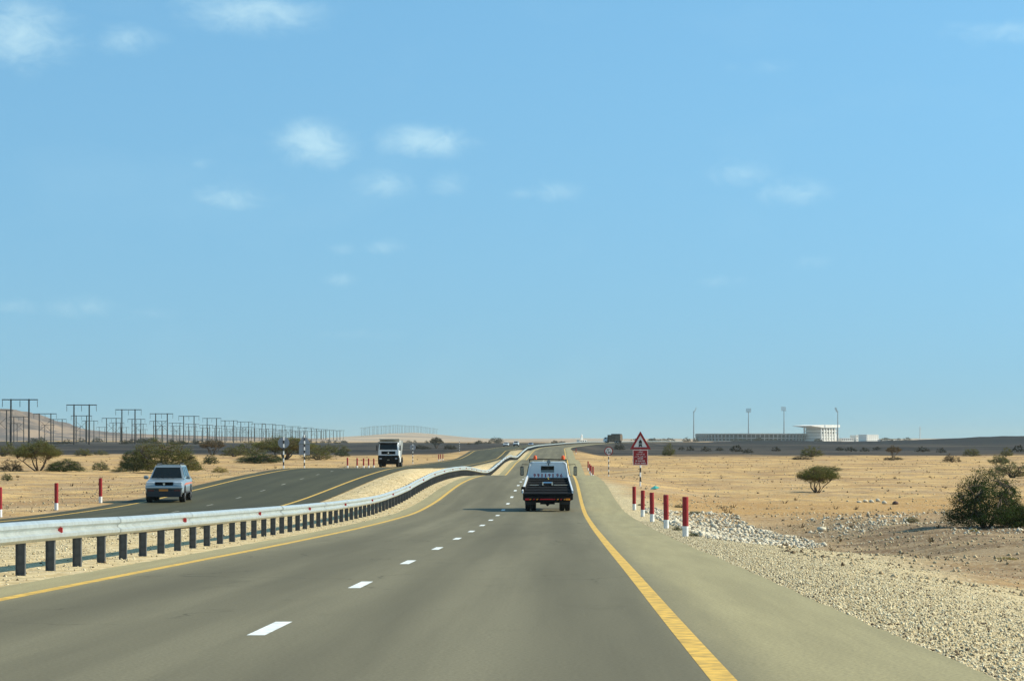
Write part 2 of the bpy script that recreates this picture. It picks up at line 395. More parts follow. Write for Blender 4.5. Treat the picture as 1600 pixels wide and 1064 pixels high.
# ------------------------------------------------------------------ carriageways
ys_road = list(np.arange(-40, 460, 1.5)) + list(np.arange(460, 2300, 8.0))
def asphalt(name, base, dust, lo, hi, tracks, rough):
    m, n, b = rawmat(name)
    uvn = n.n.new('ShaderNodeUVMap'); uvn.uv_map = 'UVMap'; P = uvn.outputs[0]
    sep = n.n.new('ShaderNodeSeparateXYZ'); n.l.new(P, sep.inputs[0]); u = sep.outputs[0]
    grain = n.noise(P, 30, 5, .75); blot = n.noise(P, .45, 6, .6, (1, .05, 1)); strk = n.noise(P, 1.7, 5, .6, (1, .03, 1)); patch = n.noise(P, .16, 4, .5, (1, .4, 1))
    col = n.mix(n.step(blot, .3, .72), tuple(x*.84 for x in base), tuple(x*1.36 for x in base))
    col = n.mix(n.math('MULTIPLY', n.step(strk, .45, .7), .35), col, tuple(x*.74 for x in base))
    for c, w in tracks:     # worn, darker wheel tracks
        t = n.math('SUBTRACT', 1, n.step(n.math('ABSOLUTE', n.math('SUBTRACT', u, c)), .1, w))
        col = n.mix(n.math('MULTIPLY', t, .38), col, tuple(x*.66 for x in base))
    cv = n.n.new('ShaderNodeTexVoronoi'); cv.feature = 'DISTANCE_TO_EDGE'; cv.inputs['Scale'].default_value = .33
    dn = n.n.new('ShaderNodeMix'); dn.data_type = 'VECTOR'; dn.inputs[0].default_value = .35; n.l.new(P, dn.inputs[4])
    nz = n.n.new('ShaderNodeTexNoise'); nz.inputs['Scale'].default_value = 1.3; n.l.new(P, nz.inputs['Vector']); ad = n.n.new('ShaderNodeVectorMath'); ad.operation = 'ADD'; n.l.new(P, ad.inputs[0]); n.l.new(nz.outputs['Color'], ad.inputs[1]); n.l.new(ad.outputs[0], cv.inputs['Vector'])
    crack = n.math('MULTIPLY', n.math('SUBTRACT', 1, n.step(cv.outputs['Distance'], .002, .012)), n.step(n.noise(P, .12, 3), .50, .60))
    col = n.mix(n.math('MULTIPLY', crack, .75), col, tuple(x*.35 for x in base))
    stain = n.math('MULTIPLY', n.step(n.noise(P, .8, 6, .7, (1, .35, 1)), .58, .74), .45)
    col = n.mix(stain, col, tuple(x*.5 for x in base))
    wob = n.math('MULTIPLY', n.math('SUBTRACT', n.noise(P, .9, 5, .6, (1, .08, 1)), .5), .8)
    uw = n.math('ADD', u, wob)
    d = n.math('MAXIMUM', n.step(uw, hi[0], hi[1]), n.math('SUBTRACT', 1, n.step(uw, lo[0], lo[1])))
    d = n.math('MULTIPLY', d, n.math('ADD', .72, n.math('MULTIPLY', patch, .4)), True)
    col = n.mix(d, col, n.mix(n.step(n.noise(P, 2.2, 5, .65, (1, .06, 1)), .3, .7), tuple(x*.82 for x in dust), dust))
    col = n.mix(n.math('MULTIPLY', n.step(grain, .30, .72), .55), col, tuple(x*.45 for x in base))
    n.l.new(col, b.inputs['Base Color']); b.inputs['Roughness'].default_value = rough; b.inputs['Specular IOR Level'].default_value = .08
    bp = n.n.new('ShaderNodeBump'); bp.inputs['Strength'].default_value = .25; bp.inputs['Distance'].default_value = .01
    n.l.new(grain, bp.inputs['Height']); n.l.new(bp.outputs[0], b.inputs['Normal'])
    return m
def strip(name, us, zf, dz, material, ys, parent=None, jag=None, off=None):
    ys = np.array(ys, float); V = []; UV = []
    for j, u in enumerate(us):
        uu = np.full_like(ys, u)
        if jag and j in jag: uu = uu + jag[j]*np.array([mnoise.noise(Vector((y*.55, u*3, 1)))*.6+mnoise.noise(Vector((y*2.1, u*3, 5)))*.4 for y in ys])
        V.append(np.stack([xr(ys)+uu-(off(ys) if off else 0), ys, zf(ys)+dz], -1)); UV.append(np.stack([uu, ys], -1))
    n = len(us); V = np.stack(V, 1).reshape(-1, 3); UV = np.stack(UV, 1).reshape(-1, 2)
    i = np.arange((len(ys)-1)*(n-1)); r, c = i//(n-1), i % (n-1); a = r*n+c
    return link(name, npmesh(name, V, np.stack([a, a+1, a+n+1, a+n], -1), material, True, UV), parent)
own_m = asphalt('sun_bleached_asphalt', (.182, .160, .100), (.46, .39, .205), (-7.75, -6.85), (-.3, .7), [(-5.9, .6), (-4.6, .5), (-2.7, .6), (-1.0, .6)], .75)
opp_m = asphalt('dark_asphalt', (.082, .076, .042), (.30, .245, .16), (-21.9, -21.3), (-12.5, -11.9), [(-19.6, .5), (-18, .45), (-16, .5)], .7)
fine_ys = list(np.arange(-10, 130, .25)) + [y for y in ys_road if y >= 130]
road1 = strip('near_carriageway', [-8.1, -7.35, -6, -4, -2, 0, 1.0, 1.78], z1, .0, own_m, fine_ys, jag={0: .10, 7: .07}); road1['kind'] = 'structure'
road2 = strip('oncoming_carriageway', [-21.6, -20.6, -18, -16, -13.5, -12.35], z2, .0, opp_m, fine_ys, jag={0: .12, 5: .10}, off=sh); road2['kind'] = 'structure'
yel = mat('yellow_road_paint', (.72, .42, .045), .6, var=.38, scale=7)
wht = mat('white_road_paint', (.80, .80, .74), .6, var=.25, scale=7)
ly = [y for y in ys_road if y >= -10]
strip('edge_line', [-.085, .085], z1, .0015, yel, ly, road1)
strip('edge_line', [-7.39, -7.22], z1, .0015, yel, ly, road1)
strip('edge_line', [-20.68, -20.52], z2, .0015, yel, ly, road2, off=sh)
strip('edge_line', [-13.58, -13.42], z2, .0015, yel, ly, road2, off=sh)
dim = mat('worn_lane_paint', (.30, .28, .20), .7, var=.5, scale=1.5)
d = 20.45 - 2*9.25
while d < 400:
    strip('lane_dash', [-3.70, -3.545], z1, .0015, wht, np.linspace(d-1.0, d+1.0, 5), road1); d += 9.25
d = 85.5
while d < 185:
    strip('lane_dash', [-16.93, -16.82], z2, .0015, dim, np.linspace(d-.9, d+.9, 5), road2, off=sh); d += 9.25

# ------------------------------------------------------------------ loose stone (stuff): gravel verges, riprap, field stones
def ico():
    t = (1+5**.5)/2
    v = np.array([(-1,t,0),(1,t,0),(-1,-t,0),(1,-t,0),(0,-1,t),(0,1,t),(0,-1,-t),(0,1,-t),(t,0,-1),(t,0,1),(-t,0,-1),(-t,0,1)], float)
    v /= np.linalg.norm(v[0])
    f = np.array([(0,11,5),(0,5,1),(0,1,7),(0,7,10),(0,10,11),(1,5,9),(5,11,4),(11,10,2),(10,7,6),(7,1,8),(3,9,4),(3,4,2),(3,2,6),(3,6,8),(3,8,9),(4,9,5),(2,4,11),(6,2,10),(8,6,7),(9,8,1)])
    return v, f
IV, IF = ico()
OV = np.array([(1, 0, 0), (-1, 0, 0), (0, 1, 0), (0, -1, 0), (0, 0, 1), (0, 0, -1)], float); OF = np.array([(0, 2, 4), (2, 1, 4), (1, 3, 4), (3, 0, 4), (2, 0, 5), (1, 2, 5), (3, 1, 5), (0, 3, 5)])
ROCKS = []
for k in range(8):
    v = IV*rng.uniform(.62, 1.15, (12, 1))*np.array([1, rng.uniform(.7, 1), rng.uniform(.5, .85)]); ROCKS.append(v)
PEB = [OV*rng.uniform(.7, 1.25, (6, 1))+rng.normal(0, .16, (6, 3)) for _ in range(8)]
def stone_material(name, a, b_, c):
    m, n, b = rawmat(name)
    geo = n.n.new('ShaderNodeNewGeometry'); r = geo.outputs['Random Per Island']
    col = n.mix(r, a, b_)
    col = n.mix(n.step(n.math('FRACT', n.math('MULTIPLY', r, 17.3)), .84, .86), col, c)
    col = n.mix(n.math('MULTIPLY', n.noise(geo.outputs['Position'], 25, 4), .35), col, tuple(x*.6 for x in a))
    n.l.new(col, b.inputs['Base Color']); b.inputs['Roughness'].default_value = .9; b.inputs['Specular IOR Level'].default_value = .2
    return m
def stones(name, label, cat, X, Y, size, material, sink=.3, peb=False):
    IFx, nv = (OF, 6) if peb else (IF, 12)
    Z = ground(X, Y); n = len(X); k = rng.integers(0, 8, n); base = np.stack(PEB if peb else ROCKS)[k]
    a = rng.uniform(0, 6.28, n); ca, sa = np.cos(a), np.sin(a)
    sc = size[:, None]*rng.uniform(.75, 1.25, (n, 3))
    v = base*sc[:, None, :]
    x = v[..., 0]*ca[:, None]-v[..., 1]*sa[:, None]; y = v[..., 0]*sa[:, None]+v[..., 1]*ca[:, None]
    V = np.stack([x+X[:, None], y+Y[:, None], v[..., 2]+Z[:, None]+(size*(.5-sink))[:, None]], -1).reshape(-1, 3)
    Fc = (IFx[None]+(np.arange(n)*nv)[:, None, None]).reshape(-1, 3)
    o = link(name, npmesh(name, V, Fc, material)); o['kind'] = 'stuff'
    return tag(o, label, cat)
def sizes(n, lo, hi): return lo*(hi/lo)**(rng.random(n)**2.2)
gm = stone_material('beige_gravel', (.42, .32, .17), (.86, .76, .52), (.09, .065, .045))
wm = stone_material('white_stone', (.44, .37, .25), (.76, .68, .52), (.22, .17, .11))
bm_ = stone_material('brown_field_stone', (.30, .215, .115), (.62, .50, .31), (.12, .085, .05))
n = 125000; Yv = 12+(85-12)*rng.random(n)**1.25; uv_ = 1.85+rng.exponential(2.4, n)*(1.35-Yv/110)
keep = uv_ < 11; stones('verge_gravel', 'pale beige crushed gravel covering the right verge beside the shoulder', 'gravel', xr(Yv[keep])+uv_[keep], Yv[keep], sizes(keep.sum(), .005, .021), gm, .3, True)
n = 26000; Yv = 24+(150-24)*rng.random(n)**1.4; uv_ = -rng.uniform(8.25, 12.2, n)-sh(Yv)*rng.random(n)**1.5*.9
stones('median_gravel', 'crushed stone strewn under the guardrail along the median', 'gravel', xr(Yv)+uv_, Yv, sizes(n, .006, .030), gm, .3, True)
n = 30000; Yv = 38+(125-38)*rng.random(n); uv_ = rng.uniform(4, 34, n); w = lumps(uv_, Yv, 18, 6, 5)+.5*np.exp(-((Yv-88)/9)**2)
keep = w > -.1; stones('field_stones', 'loose brown and white stones scattered over the right field', 'stones', xr(Yv[keep])+uv_[keep], Yv[keep], sizes(keep.sum(), .010, .07), bm_, .3, True)
n = 9000; Yv = rng.uniform(80, 105, n); uv_ = rng.uniform(9, 34, n); keep = lumps(uv_, Yv, 9, 5, 15) > -.05
stones('pale_stone_patch', 'pale stony patch around the foot of the dark green bush', 'stones', xr(Yv[keep])+uv_[keep], Yv[keep], sizes(keep.sum(), .02, .10), wm, .3, True)
n = 9000; Yv = 85+(330-85)*rng.random(n)**1.3; uv_ = -22.6-rng.exponential(9, n)
stones('left_field_stones', 'loose stones scattered beyond the oncoming carriageway', 'stones', xr(Yv)+uv_, Yv, sizes(n, .012, .075), bm_, .3, True)
n = 9000; Yv = 115+(460-120)*rng.random(n)**1.2; uv_ = rng.uniform(3, 90, n)
stones('far_field_stones', 'sparse white stones dotted over the sandy right plain', 'stones', xr(Yv)+uv_, Yv, sizes(n, .02, .11), bm_, .3, True)
def in_apron(Yv, u): return (u > 2.75) & (u < 2.9+.20*(Yv-58)+1.0) & (u < 8.6-.03*(Yv-60))
n = 11000; Yv = rng.uniform(60, 108, n); uv_ = rng.uniform(2.7, 8.8, n); keep = in_apron(Yv, uv_)
stones('riprap', 'white broken rock apron behind the right-hand flood posts', 'riprap', xr(Yv[keep])+uv_[keep], Yv[keep], sizes(keep.sum(), .035, .11), wm, .15)
rock_me = [npmesh('rock', v*np.array([1.15, 1, 1]), IF, wm) for v in ROCKS]
spots = []
while len(spots) < 46:
    y = random.uniform(61, 100); u = random.uniform(2.9, 8.6)
    if in_apron(y, u): spots.append((y, u))
for i, (y, u) in enumerate(spots):
    o = link('rock', rock_me[i % 8]); x = float(xr(y))+u; s = random.uniform(.11, .19)
    o.location = (x, y, gz(x, y)+s*.3); o.rotation_euler = (random.uniform(-.3, .3), random.uniform(-.3, .3), random.uniform(0, 6.28)); o.scale = (s, s, s)
    tag(o, 'larger white block among the riprap behind the right-hand flood posts', 'rock', 'large white blocks in the riprap')
for i, (px, py, d, s, lab) in enumerate([(1283, 817, 92, .26, 'single white rock lying on the stony right field left of the dark green bush'),
                                      (1399, 784, 124, .24, 'dark round boulder on the orange sand between the two right bushes')]):
    o = link('rock', npmesh('rock', ROCKS[3+i], IF, wm if i == 0 else mat('dark_boulder', (.12, .075, .06), .9, var=.3))); x = at(px, d)
    o.location = (x, d, gz(x, d)+s*.35); o.scale = (s, s, s); tag(o, lab, 'rock')
for px, d in ((1342, 126), (1352, 127), (1362, 126), (1372, 127), (1382, 125)):
    o = link('rock', rock_me[random.randrange(8)]); x = at(px, d); s = random.uniform(.13, .2)
    o.location = (x, d, gz(x, d)+s*.3); o.scale = (s, s, s)
    tag(o, 'white stone in the short row left of the dark round boulder', 'rock', 'row of white stones on the sand')

# ------------------------------------------------------------------ guardrail
galv = mat('galvanised_steel', (.52, .56, .54), .42, .55, var=.14, scale=5)
galv_post = mat('weathered_post_steel', (.115, .12, .12), .6, .4, var=.3, scale=9)
redr = mat('red_reflector', (.55, .02, .02), .3)
URAIL = -9.05
def build_rail():
    g = thing('guardrail', 'long rippling galvanised steel guardrail along the median left of the near carriageway', 'guardrail', (float(xr(24))+URAIL, 24, float(z1(24))))
    ox, oy, oz = g.location
    # W profile: (towards the road, height)
    prof = [(.0, .45), (.022, .455), (.075, .50), (.078, .55), (.012, .595), (.012, .625), (.078, .67), (.075, .72), (.022, .765), (.0, .77)]
    prof = prof + [(x-.004, z) for x, z in reversed(prof)]
    def panel(ya, yb, n, lap, jx=0):
        mb = MB(); secs = []
        for y in np.linspace(ya, yb+lap, n):
            bx = float(xr(y))+URAIL-ox+.10+jx; bz = float(z1(y))-oz-.02 + .012*mnoise.noise(Vector((y*.13, 3, 0)))
            secs.append([(bx+a+(.006 if lap and y > yb else 0), y-oy, bz+b) for a, b in prof])
        mb.loft(secs); return mb.obj('rail_panel', galv, g, True)
    y = 25.0
    while y < 520:
        panel(y, y+4, 5, .25, random.uniform(-.014, .014)); y += 4
    panel(521.3, 1500, 130, 0)
    pm = MB(); pm.box(-.07, .07, -.006, .006, -.3, .74); pm.box(-.07, -.058, -.045, .045, -.3, .74); pm.box(.058, .07, -.045, .045, -.3, .74); pm.box(.0701, .098, -.05, .05, .54, .70)
    pme = pm.mesh('post', galv_post)
    # trapezoid reflector wedge facing both ways
    rm = MB(); rm.prism([(0, -.055), (.075, -.04), (.075, .04), (0, .055)], 'y', -.012, .012)
    rme = rm.mesh('reflector', redr)
    y = 26.15; k = 0
    while y < 600:
        o = link('post', pme, g); o.location = (float(xr(y))+URAIL-ox, y-oy, float(z1(y))-oz-.03)
        o.rotation_euler = (random.uniform(-.012, .012), 0, random.uniform(-.05, .05))
        if k % 6 == 5 and y < 420:
            r = link('reflector', rme, g); r.location = (float(xr(y))+URAIL-ox+.115, y-oy, float(z1(y))-oz+.59)
        y += 2.0; k += 1
    fb = MB()
    while y < 1500:
        x = float(xr(y))+URAIL-ox; z = float(z1(y))-oz; fb.box(x-.06, x+.06, y-oy-.04, y-oy+.04, z-.3, z+.7); y += 4
    fo = fb.obj('far_posts', galv_post, g); fo['kind'] = 'stuff'
build_rail()

# ------------------------------------------------------------------ flood marker posts
red_p = mat('red_post_paint', (.30, .006, .007), .5, var=.25, scale=6)
white_p = mat('white_post_paint', (.78, .78, .74), .55, var=.15, scale=7)
b1 = MB(); b1.tube([(0, 0, .0), (0, 0, .27)], .082, 16)
b1.v = [v for v in b1.v]; white_me = b1.mesh('white_base', white_p, True)
b2 = MB(); b2.tube([(0, 0, .27), (0, 0, 1.05), (0, 0, 1.062)], [.0835, .0835, .07], 16); red_me = b2.mesh('red_shaft', red_p, True)
b3 = MB(); b3.tube([(0, 0, -.35), (0, 0, .01)], .078, 12); foot_me = b3.mesh('buried_foot', mat('concrete', (.42, .40, .35), .9, var=.2), True)
def marker(px, u, label, group, h=1.0, white_h=1.0, zf=z1, lift=0.0):
    d = (1.05+u)/((px-800)/F-.021); x = float(xr(d))+u
    t = thing('flood_marker_post', label, 'marker post', (x, d, gz(x, d)+.015+lift), random.uniform(0, 3), group, (1, 1, h))
    t.rotation_euler = (random.uniform(-.012, .012), random.uniform(-.015, .015), random.uniform(0, 3))
    link('white_base', white_me, t); link('red_shaft', red_me, t); link('buried_foot', foot_me, t)
G = 'red and white flood marker posts'
for px, lab in ((1071, 'nearest and tallest red and white flood post beside the white riprap'),
                (1041, 'second red and white flood post from the near end of the right-hand row'),
                (1019, 'third and middle red and white flood post of the right-hand row of five'),
                (1004, 'fourth red and white flood post in the right row, just right of the sign pole'),
                (991, 'fifth and farthest red post of the right row, left of the sign pole')):
    marker(px, 2.32, lab, G)
for px, lab in ((919, 'leftmost of the overlapping far red and white flood posts right of the tow truck'), (921.5, 'second from left of the overlapping far red posts right of the tow truck'),
                (923.5, 'third from left of the overlapping far red posts right of the tow truck'), (926.5, 'rightmost of the overlapping far red and white posts right of the tow truck')):
    marker(px, 2.4, lab, G, 1.08)
marker(900, 2.3, 'lone distant red flood post above the right mirror of the tow truck', G, 1.1)
for px, lab in ((0, 'red and white flood post cut by the left picture edge'), (88, 'red and white flood post left of the silver car, near the left edge'), (157, 'red and white flood post closest to the silver car')):
    marker(px, -22.6, lab, G, 1.08)
for i, px in enumerate((543, 558, 568, 576, 584)):
    marker(px, -22.5, ['first', 'second', 'third', 'fourth', 'fifth'][i]+' from left of the five red posts left of the oncoming dump truck', G, 1.0)
for i, px in enumerate((685.5, 688.5, 692)):
    marker(px, -22.5, ['left', 'middle', 'right'][i]+' one of three distant red and white posts right of the oncoming dump truck', G, 1.08)

# ------------------------------------------------------------------ lettering
def text_mesh(txt, size, material, name='lettering', depth=.004, align='CENTER', bold=0.0):
    cu = bpy.data.curves.new('t', 'FONT'); cu.body = txt; cu.size = size; cu.align_x = align; cu.align_y = 'CENTER'; cu.extrude = depth/2; cu.resolution_u = 3; cu.offset = bold
    o = bpy.data.objects.new('t', cu); COL.objects.link(o)
    dg = bpy.context.evaluated_depsgraph_get(); dg.update()
    me = bpy.data.meshes.new_from_object(o.evaluated_get(dg)); me.name = name
    bpy.data.objects.remove(o); bpy.data.curves.remove(cu)
    me.materials.clear(); me.materials.append(material); return me
def fit_text(txt, x0, x1, zc, h, y, material, parent, name='lettering', bold=0):
    """text standing in the xz plane, facing -y, squeezed into the width x0..x1"""
    me = text_mesh(txt, 1.0, material, name, bold=bold)
    co = [v.co for v in me.vertices]
    if not co: return None
    a0, a1 = min(c.x for c in co), max(c.x for c in co); b0, b1_ = min(c.y for c in co), max(c.y for c in co)
    for v in me.vertices:
        c = v.co.copy(); v.co = (x0+(c.x-a0)/(a1-a0)*(x1-x0), y-c.z, zc+(c.y-(b0+b1_)/2)/(b1_-b0)*h)
    me.update(); return link(name, me, parent)

# ------------------------------------------------------------------ road signs
sign_w = mat('white_sign_face', (.74, .74, .70), .45); sign_r = mat('red_sign_face', (.30, .006, .010), .45, var=.1)
sign_k = mat('black_sign_print', (.015, .015, .015), .5); alu = mat('aluminium_sign_back', (.34, .36, .39), .45, .5, var=.15, scale=6)
blk_p = mat('black_post_paint', (.018, .018, .018), .5); pink = mat('pale_sign_border', (.80, .62, .56), .5)
def pole(parent, h, n, first_white=True, r=.042):
    for i in range(n):
        mb = MB(); a = h*i/n - (.3 if i == 0 else 0); mb.tube([(0, 0, a), (0, 0, h*(i+1)/n)], r, 12)
        mb.obj('pole_band', white_p if (i % 2 == 0) == first_white else blk_p, parent, True)
def ring(mb, r0, r1, zc, ya, yb, n=28):
    vs = []; fs = []
    for k in range(n):
        a = 2*math.pi*k/n
        for r, y in ((r0, ya), (r1, ya), (r1, yb), (r0, yb)): vs.append((r*math.cos(a), y, zc+r*math.sin(a)))
    for k in range(n):
        for j in range(4): fs.append((k*4+j, k*4+(j+1) % 4, ((k+1) % n)*4+(j+1) % 4, ((k+1) % n)*4+j))
    mb.add(vs, fs)
def tri(r, zc): return [(r*math.cos(R(90+120*k)), zc+r*math.sin(R(90+120*k))) for k in range(3)]
def sign_place(px, u, label, rz=0):
    d = (1.05+u)/((px-800)/F-.021); x = float(xr(d))+u
    return thing('road_sign', label, 'road sign', (x, d, gz(x, d)), rz, 'road signs on black and white poles'), d
# speed limit 120
t, d = sign_place(951, 3.5, 'round white speed limit sign with red rim reading 120 beside the sand', .03)
pole(t, 2.15, 9)
mb = MB(); mb.disc((0, -.052, 2.45), .372, .008, 32, 'y'); mb.obj('sign_face', sign_w, t)
mb = MB(); ring(mb, .325, .405, 2.45, -.066, -.044, 32); mb.obj('red_rim', sign_r, t)
mb = MB(); mb.disc((0, -.045, 2.45), .40, .004, 32, 'y'); mb.tube([(0, 0, 2.1), (0, 0, 2.7)], .04, 10); mb.obj('sign_back', alu, t)
fit_text('120', -.24, .24, 2.325, .22, -.062, sign_k, t, 'lettering', .03)
fit_text('\u0661\u0662\u0660', -.19, .19, 2.585, .18, -.062, sign_k, t, 'arabic_lettering', .03)
# wadi warning triangle over a red plate
t, d = sign_place(1000.5, 4.0, 'red warning triangle above a red square plate on a striped pole', .02)
pole(t, 2.05, 7, True, .05)
mb = MB(); mb.prism(tri(.66, 2.72), 'y', -.050, -.040); mb.obj('sign_face', sign_w, t)
mb = MB(); o_, i_ = tri(.76, 2.72), tri(.50, 2.72)
for k in range(3):
    k2 = (k+1) % 3; mb.prism([o_[k], o_[k2], i_[k2], i_[k]], 'y', -.068, -.046)
mb.obj('red_rim', sign_r, t)
mb = MB(); mb.prism([(-.10, 2.70), (.10, 2.70), (.10, 2.82), (.065, 2.88), (0, 2.95), (-.065, 2.88), (-.10, 2.82)], 'y', -.060, -.0505)
mb.prism([(-.10, 2.66), (.10, 2.66), (.10, 2.57), (.12, 2.49), (.05, 2.49), (.0, 2.545), (-.05, 2.49), (-.12, 2.49), (-.10, 2.57)], 'y', -.060, -.0505)
mb.box(-.14, .14, -.060, -.0505, 2.672, 2.682)
mb.obj('pictogram', sign_k, t)
mb = MB(); mb.bbox(-.475, .475, -.050, -.040, 1.33, 2.30, .004); mb.obj('plate_border', pink, t)
mb = MB(); mb.box(-.435, .435, -.060, -.0505, 1.37, 2.26); mb.obj('red_plate', sign_r, t)
mb = MB(); mb.tube([(0, 0, 2.0), (0, 0, 3.2)], .05, 12); mb.box(-.5, .5, -.039, -.02, 1.6, 1.66); mb.box(-.5, .5, -.039, -.02, 2.0, 2.06); mb.obj('sign_back', alu, t)
yy = -.064
fit_text('\uFED2\uFED7\uFEEE\uFE97', -.16, .16, 2.17, .10, yy, sign_w, t, 'arabic_lettering', .02)
fit_text('\uFE80\uFE8E\uFEE4\uFEDF\uFE8D \uFEE5\uFE8E\uFEDB \uFE8D\uFEAB\uFE87', -.27, .27, 2.02, .10, yy, sign_w, t, 'arabic_lettering', .02)
fit_text('\uFEAE\uFEE4\uFEA3\uFEF7\uFE8D \uFEE5\uFEEE\uFEE0\uFEDF\uFE8D \uFEAA\uFEE8\uFECB', -.37, .37, 1.88, .10, yy, sign_w, t, 'arabic_lettering', .02)
fit_text('STOP', -.17, .17, 1.745, .085, yy, sign_w, t, 'lettering', .02)
fit_text('IF WATER', -.30, .30, 1.60, .085, yy, sign_w, t, 'lettering', .02)
fit_text('IS AT RED', -.34, .34, 1.455, .085, yy, sign_w, t, 'lettering', .02)
# backs of the signs for oncoming traffic
def back_sign(px, shape, label, h, nb):
    t, d = sign_place(px, -23.4, label, math.pi)
    pole(t, h, nb, True, .055)
    if shape == 'pole': return t
    mb = MB()
    if shape == 'round':
        mb.disc((0, -.075, h-.48), .46, .008, 30, 'y'); mb.obj('sign_plate', alu, t)
        mb = MB(); mb.box(-.3, .3, -.070, -.045, h-.42, h-.37); mb.box(-.3, .3, -.070, -.045, h-.62, h-.57); mb.obj('clamp_rail', alu, t)
    else:
        mb.prism(tri(.62, h-.52), 'y', -.079, -.071); mb.obj('triangle_plate', alu, t)
        mb = MB(); mb.bbox(-.47, .47, -.079, -.071, h-1.78, h-.86, .003); mb.obj('square_plate', alu, t)
        mb = MB(); mb.box(-.46, .46, -.070, -.045, h-.92, h-.88); mb.box(-.4, .4, -.070, -.045, h-1.6, h-1.55); mb.obj('clamp_rail', alu, t)
    return t
back_sign(443, 'round', 'grey back of a round sign left of the triangle and square sign back', 2.62, 9)
back_sign(475.5, 'plates', 'grey back of a triangle and square sign on striped pole, taller one', 3.0, 11)
back_sign(645, 'round', 'grey back of a round sign on striped pole right of the oncoming dump truck', 2.95, 11)
back_sign(718, 'pole', 'distant black and white striped sign pole right of the three red posts', 2.75, 11)

# ------------------------------------------------------------------ vehicles
tyre_m = mat('tyre_rubber', (.018, .018, .018), .85, var=.3, scale=12); rim_m = mat('wheel_rim', (.42, .42, .42), .4, .7)
blackp = mat('black_steel_paint', (.006, .006, .006), .8, var=.3, scale=4, spec=.15); darkplastic = mat('dark_plastic', (.03, .03, .032), .6)
glass_m = mat('dark_window_glass', (.008, .011, .011), .12, 0, spec=.28)
white_paint = mat('white_vehicle_paint', (.78, .79, .78), .3, var=.07, scale=2, coat=.4)
silver = mat('silver_vehicle_paint', (.27, .31, .32), .32, .35, var=.06, scale=2, coat=.6)
chrome = mat('chrome', (.75, .77, .78), .15, 1.0); amber = mat('amber_lens', (.85, .26, .01), .25); redl = mat('red_lens', (.50, .01, .01), .25)
lens = mat('clear_lamp_lens', (.72, .76, .78), .1, .3, coat=.5); orange_b = mat('orange_beacon', (.90, .13, .02), .25)
plate_o = mat('orange_number_plate', (.80, .25, .03), .5); plate_y = mat('pale_number_plate', (.62, .58, .42), .5); red_print = mat('dark_red_print', (.33, .012, .03), .5)
def add_wheel(parent, c, r, w, side, rim=rim_m):
    mb = MB(); mb.wheel((0, 0, 0), r, w, 24); o = mb.obj('wheel', tyre_m, parent, True); o.location = c
    mb = MB(); mb.disc((side*(w/2-.05), 0, 0), r*.6, .05, 20); mb.disc((side*(w/2-.02), 0, 0), r*.2, .05, 12)
    for k in range(5):
        a = 2*math.pi*k/5; mb.box(side*(w/2-.03)-.012, side*(w/2-.03)+.02, r*.38*math.cos(a)-.035, r*.38*math.cos(a)+.035, r*.38*math.sin(a)-.035, r*.38*math.sin(a)+.035)
    mb.obj('rim', rim, o, False); return o

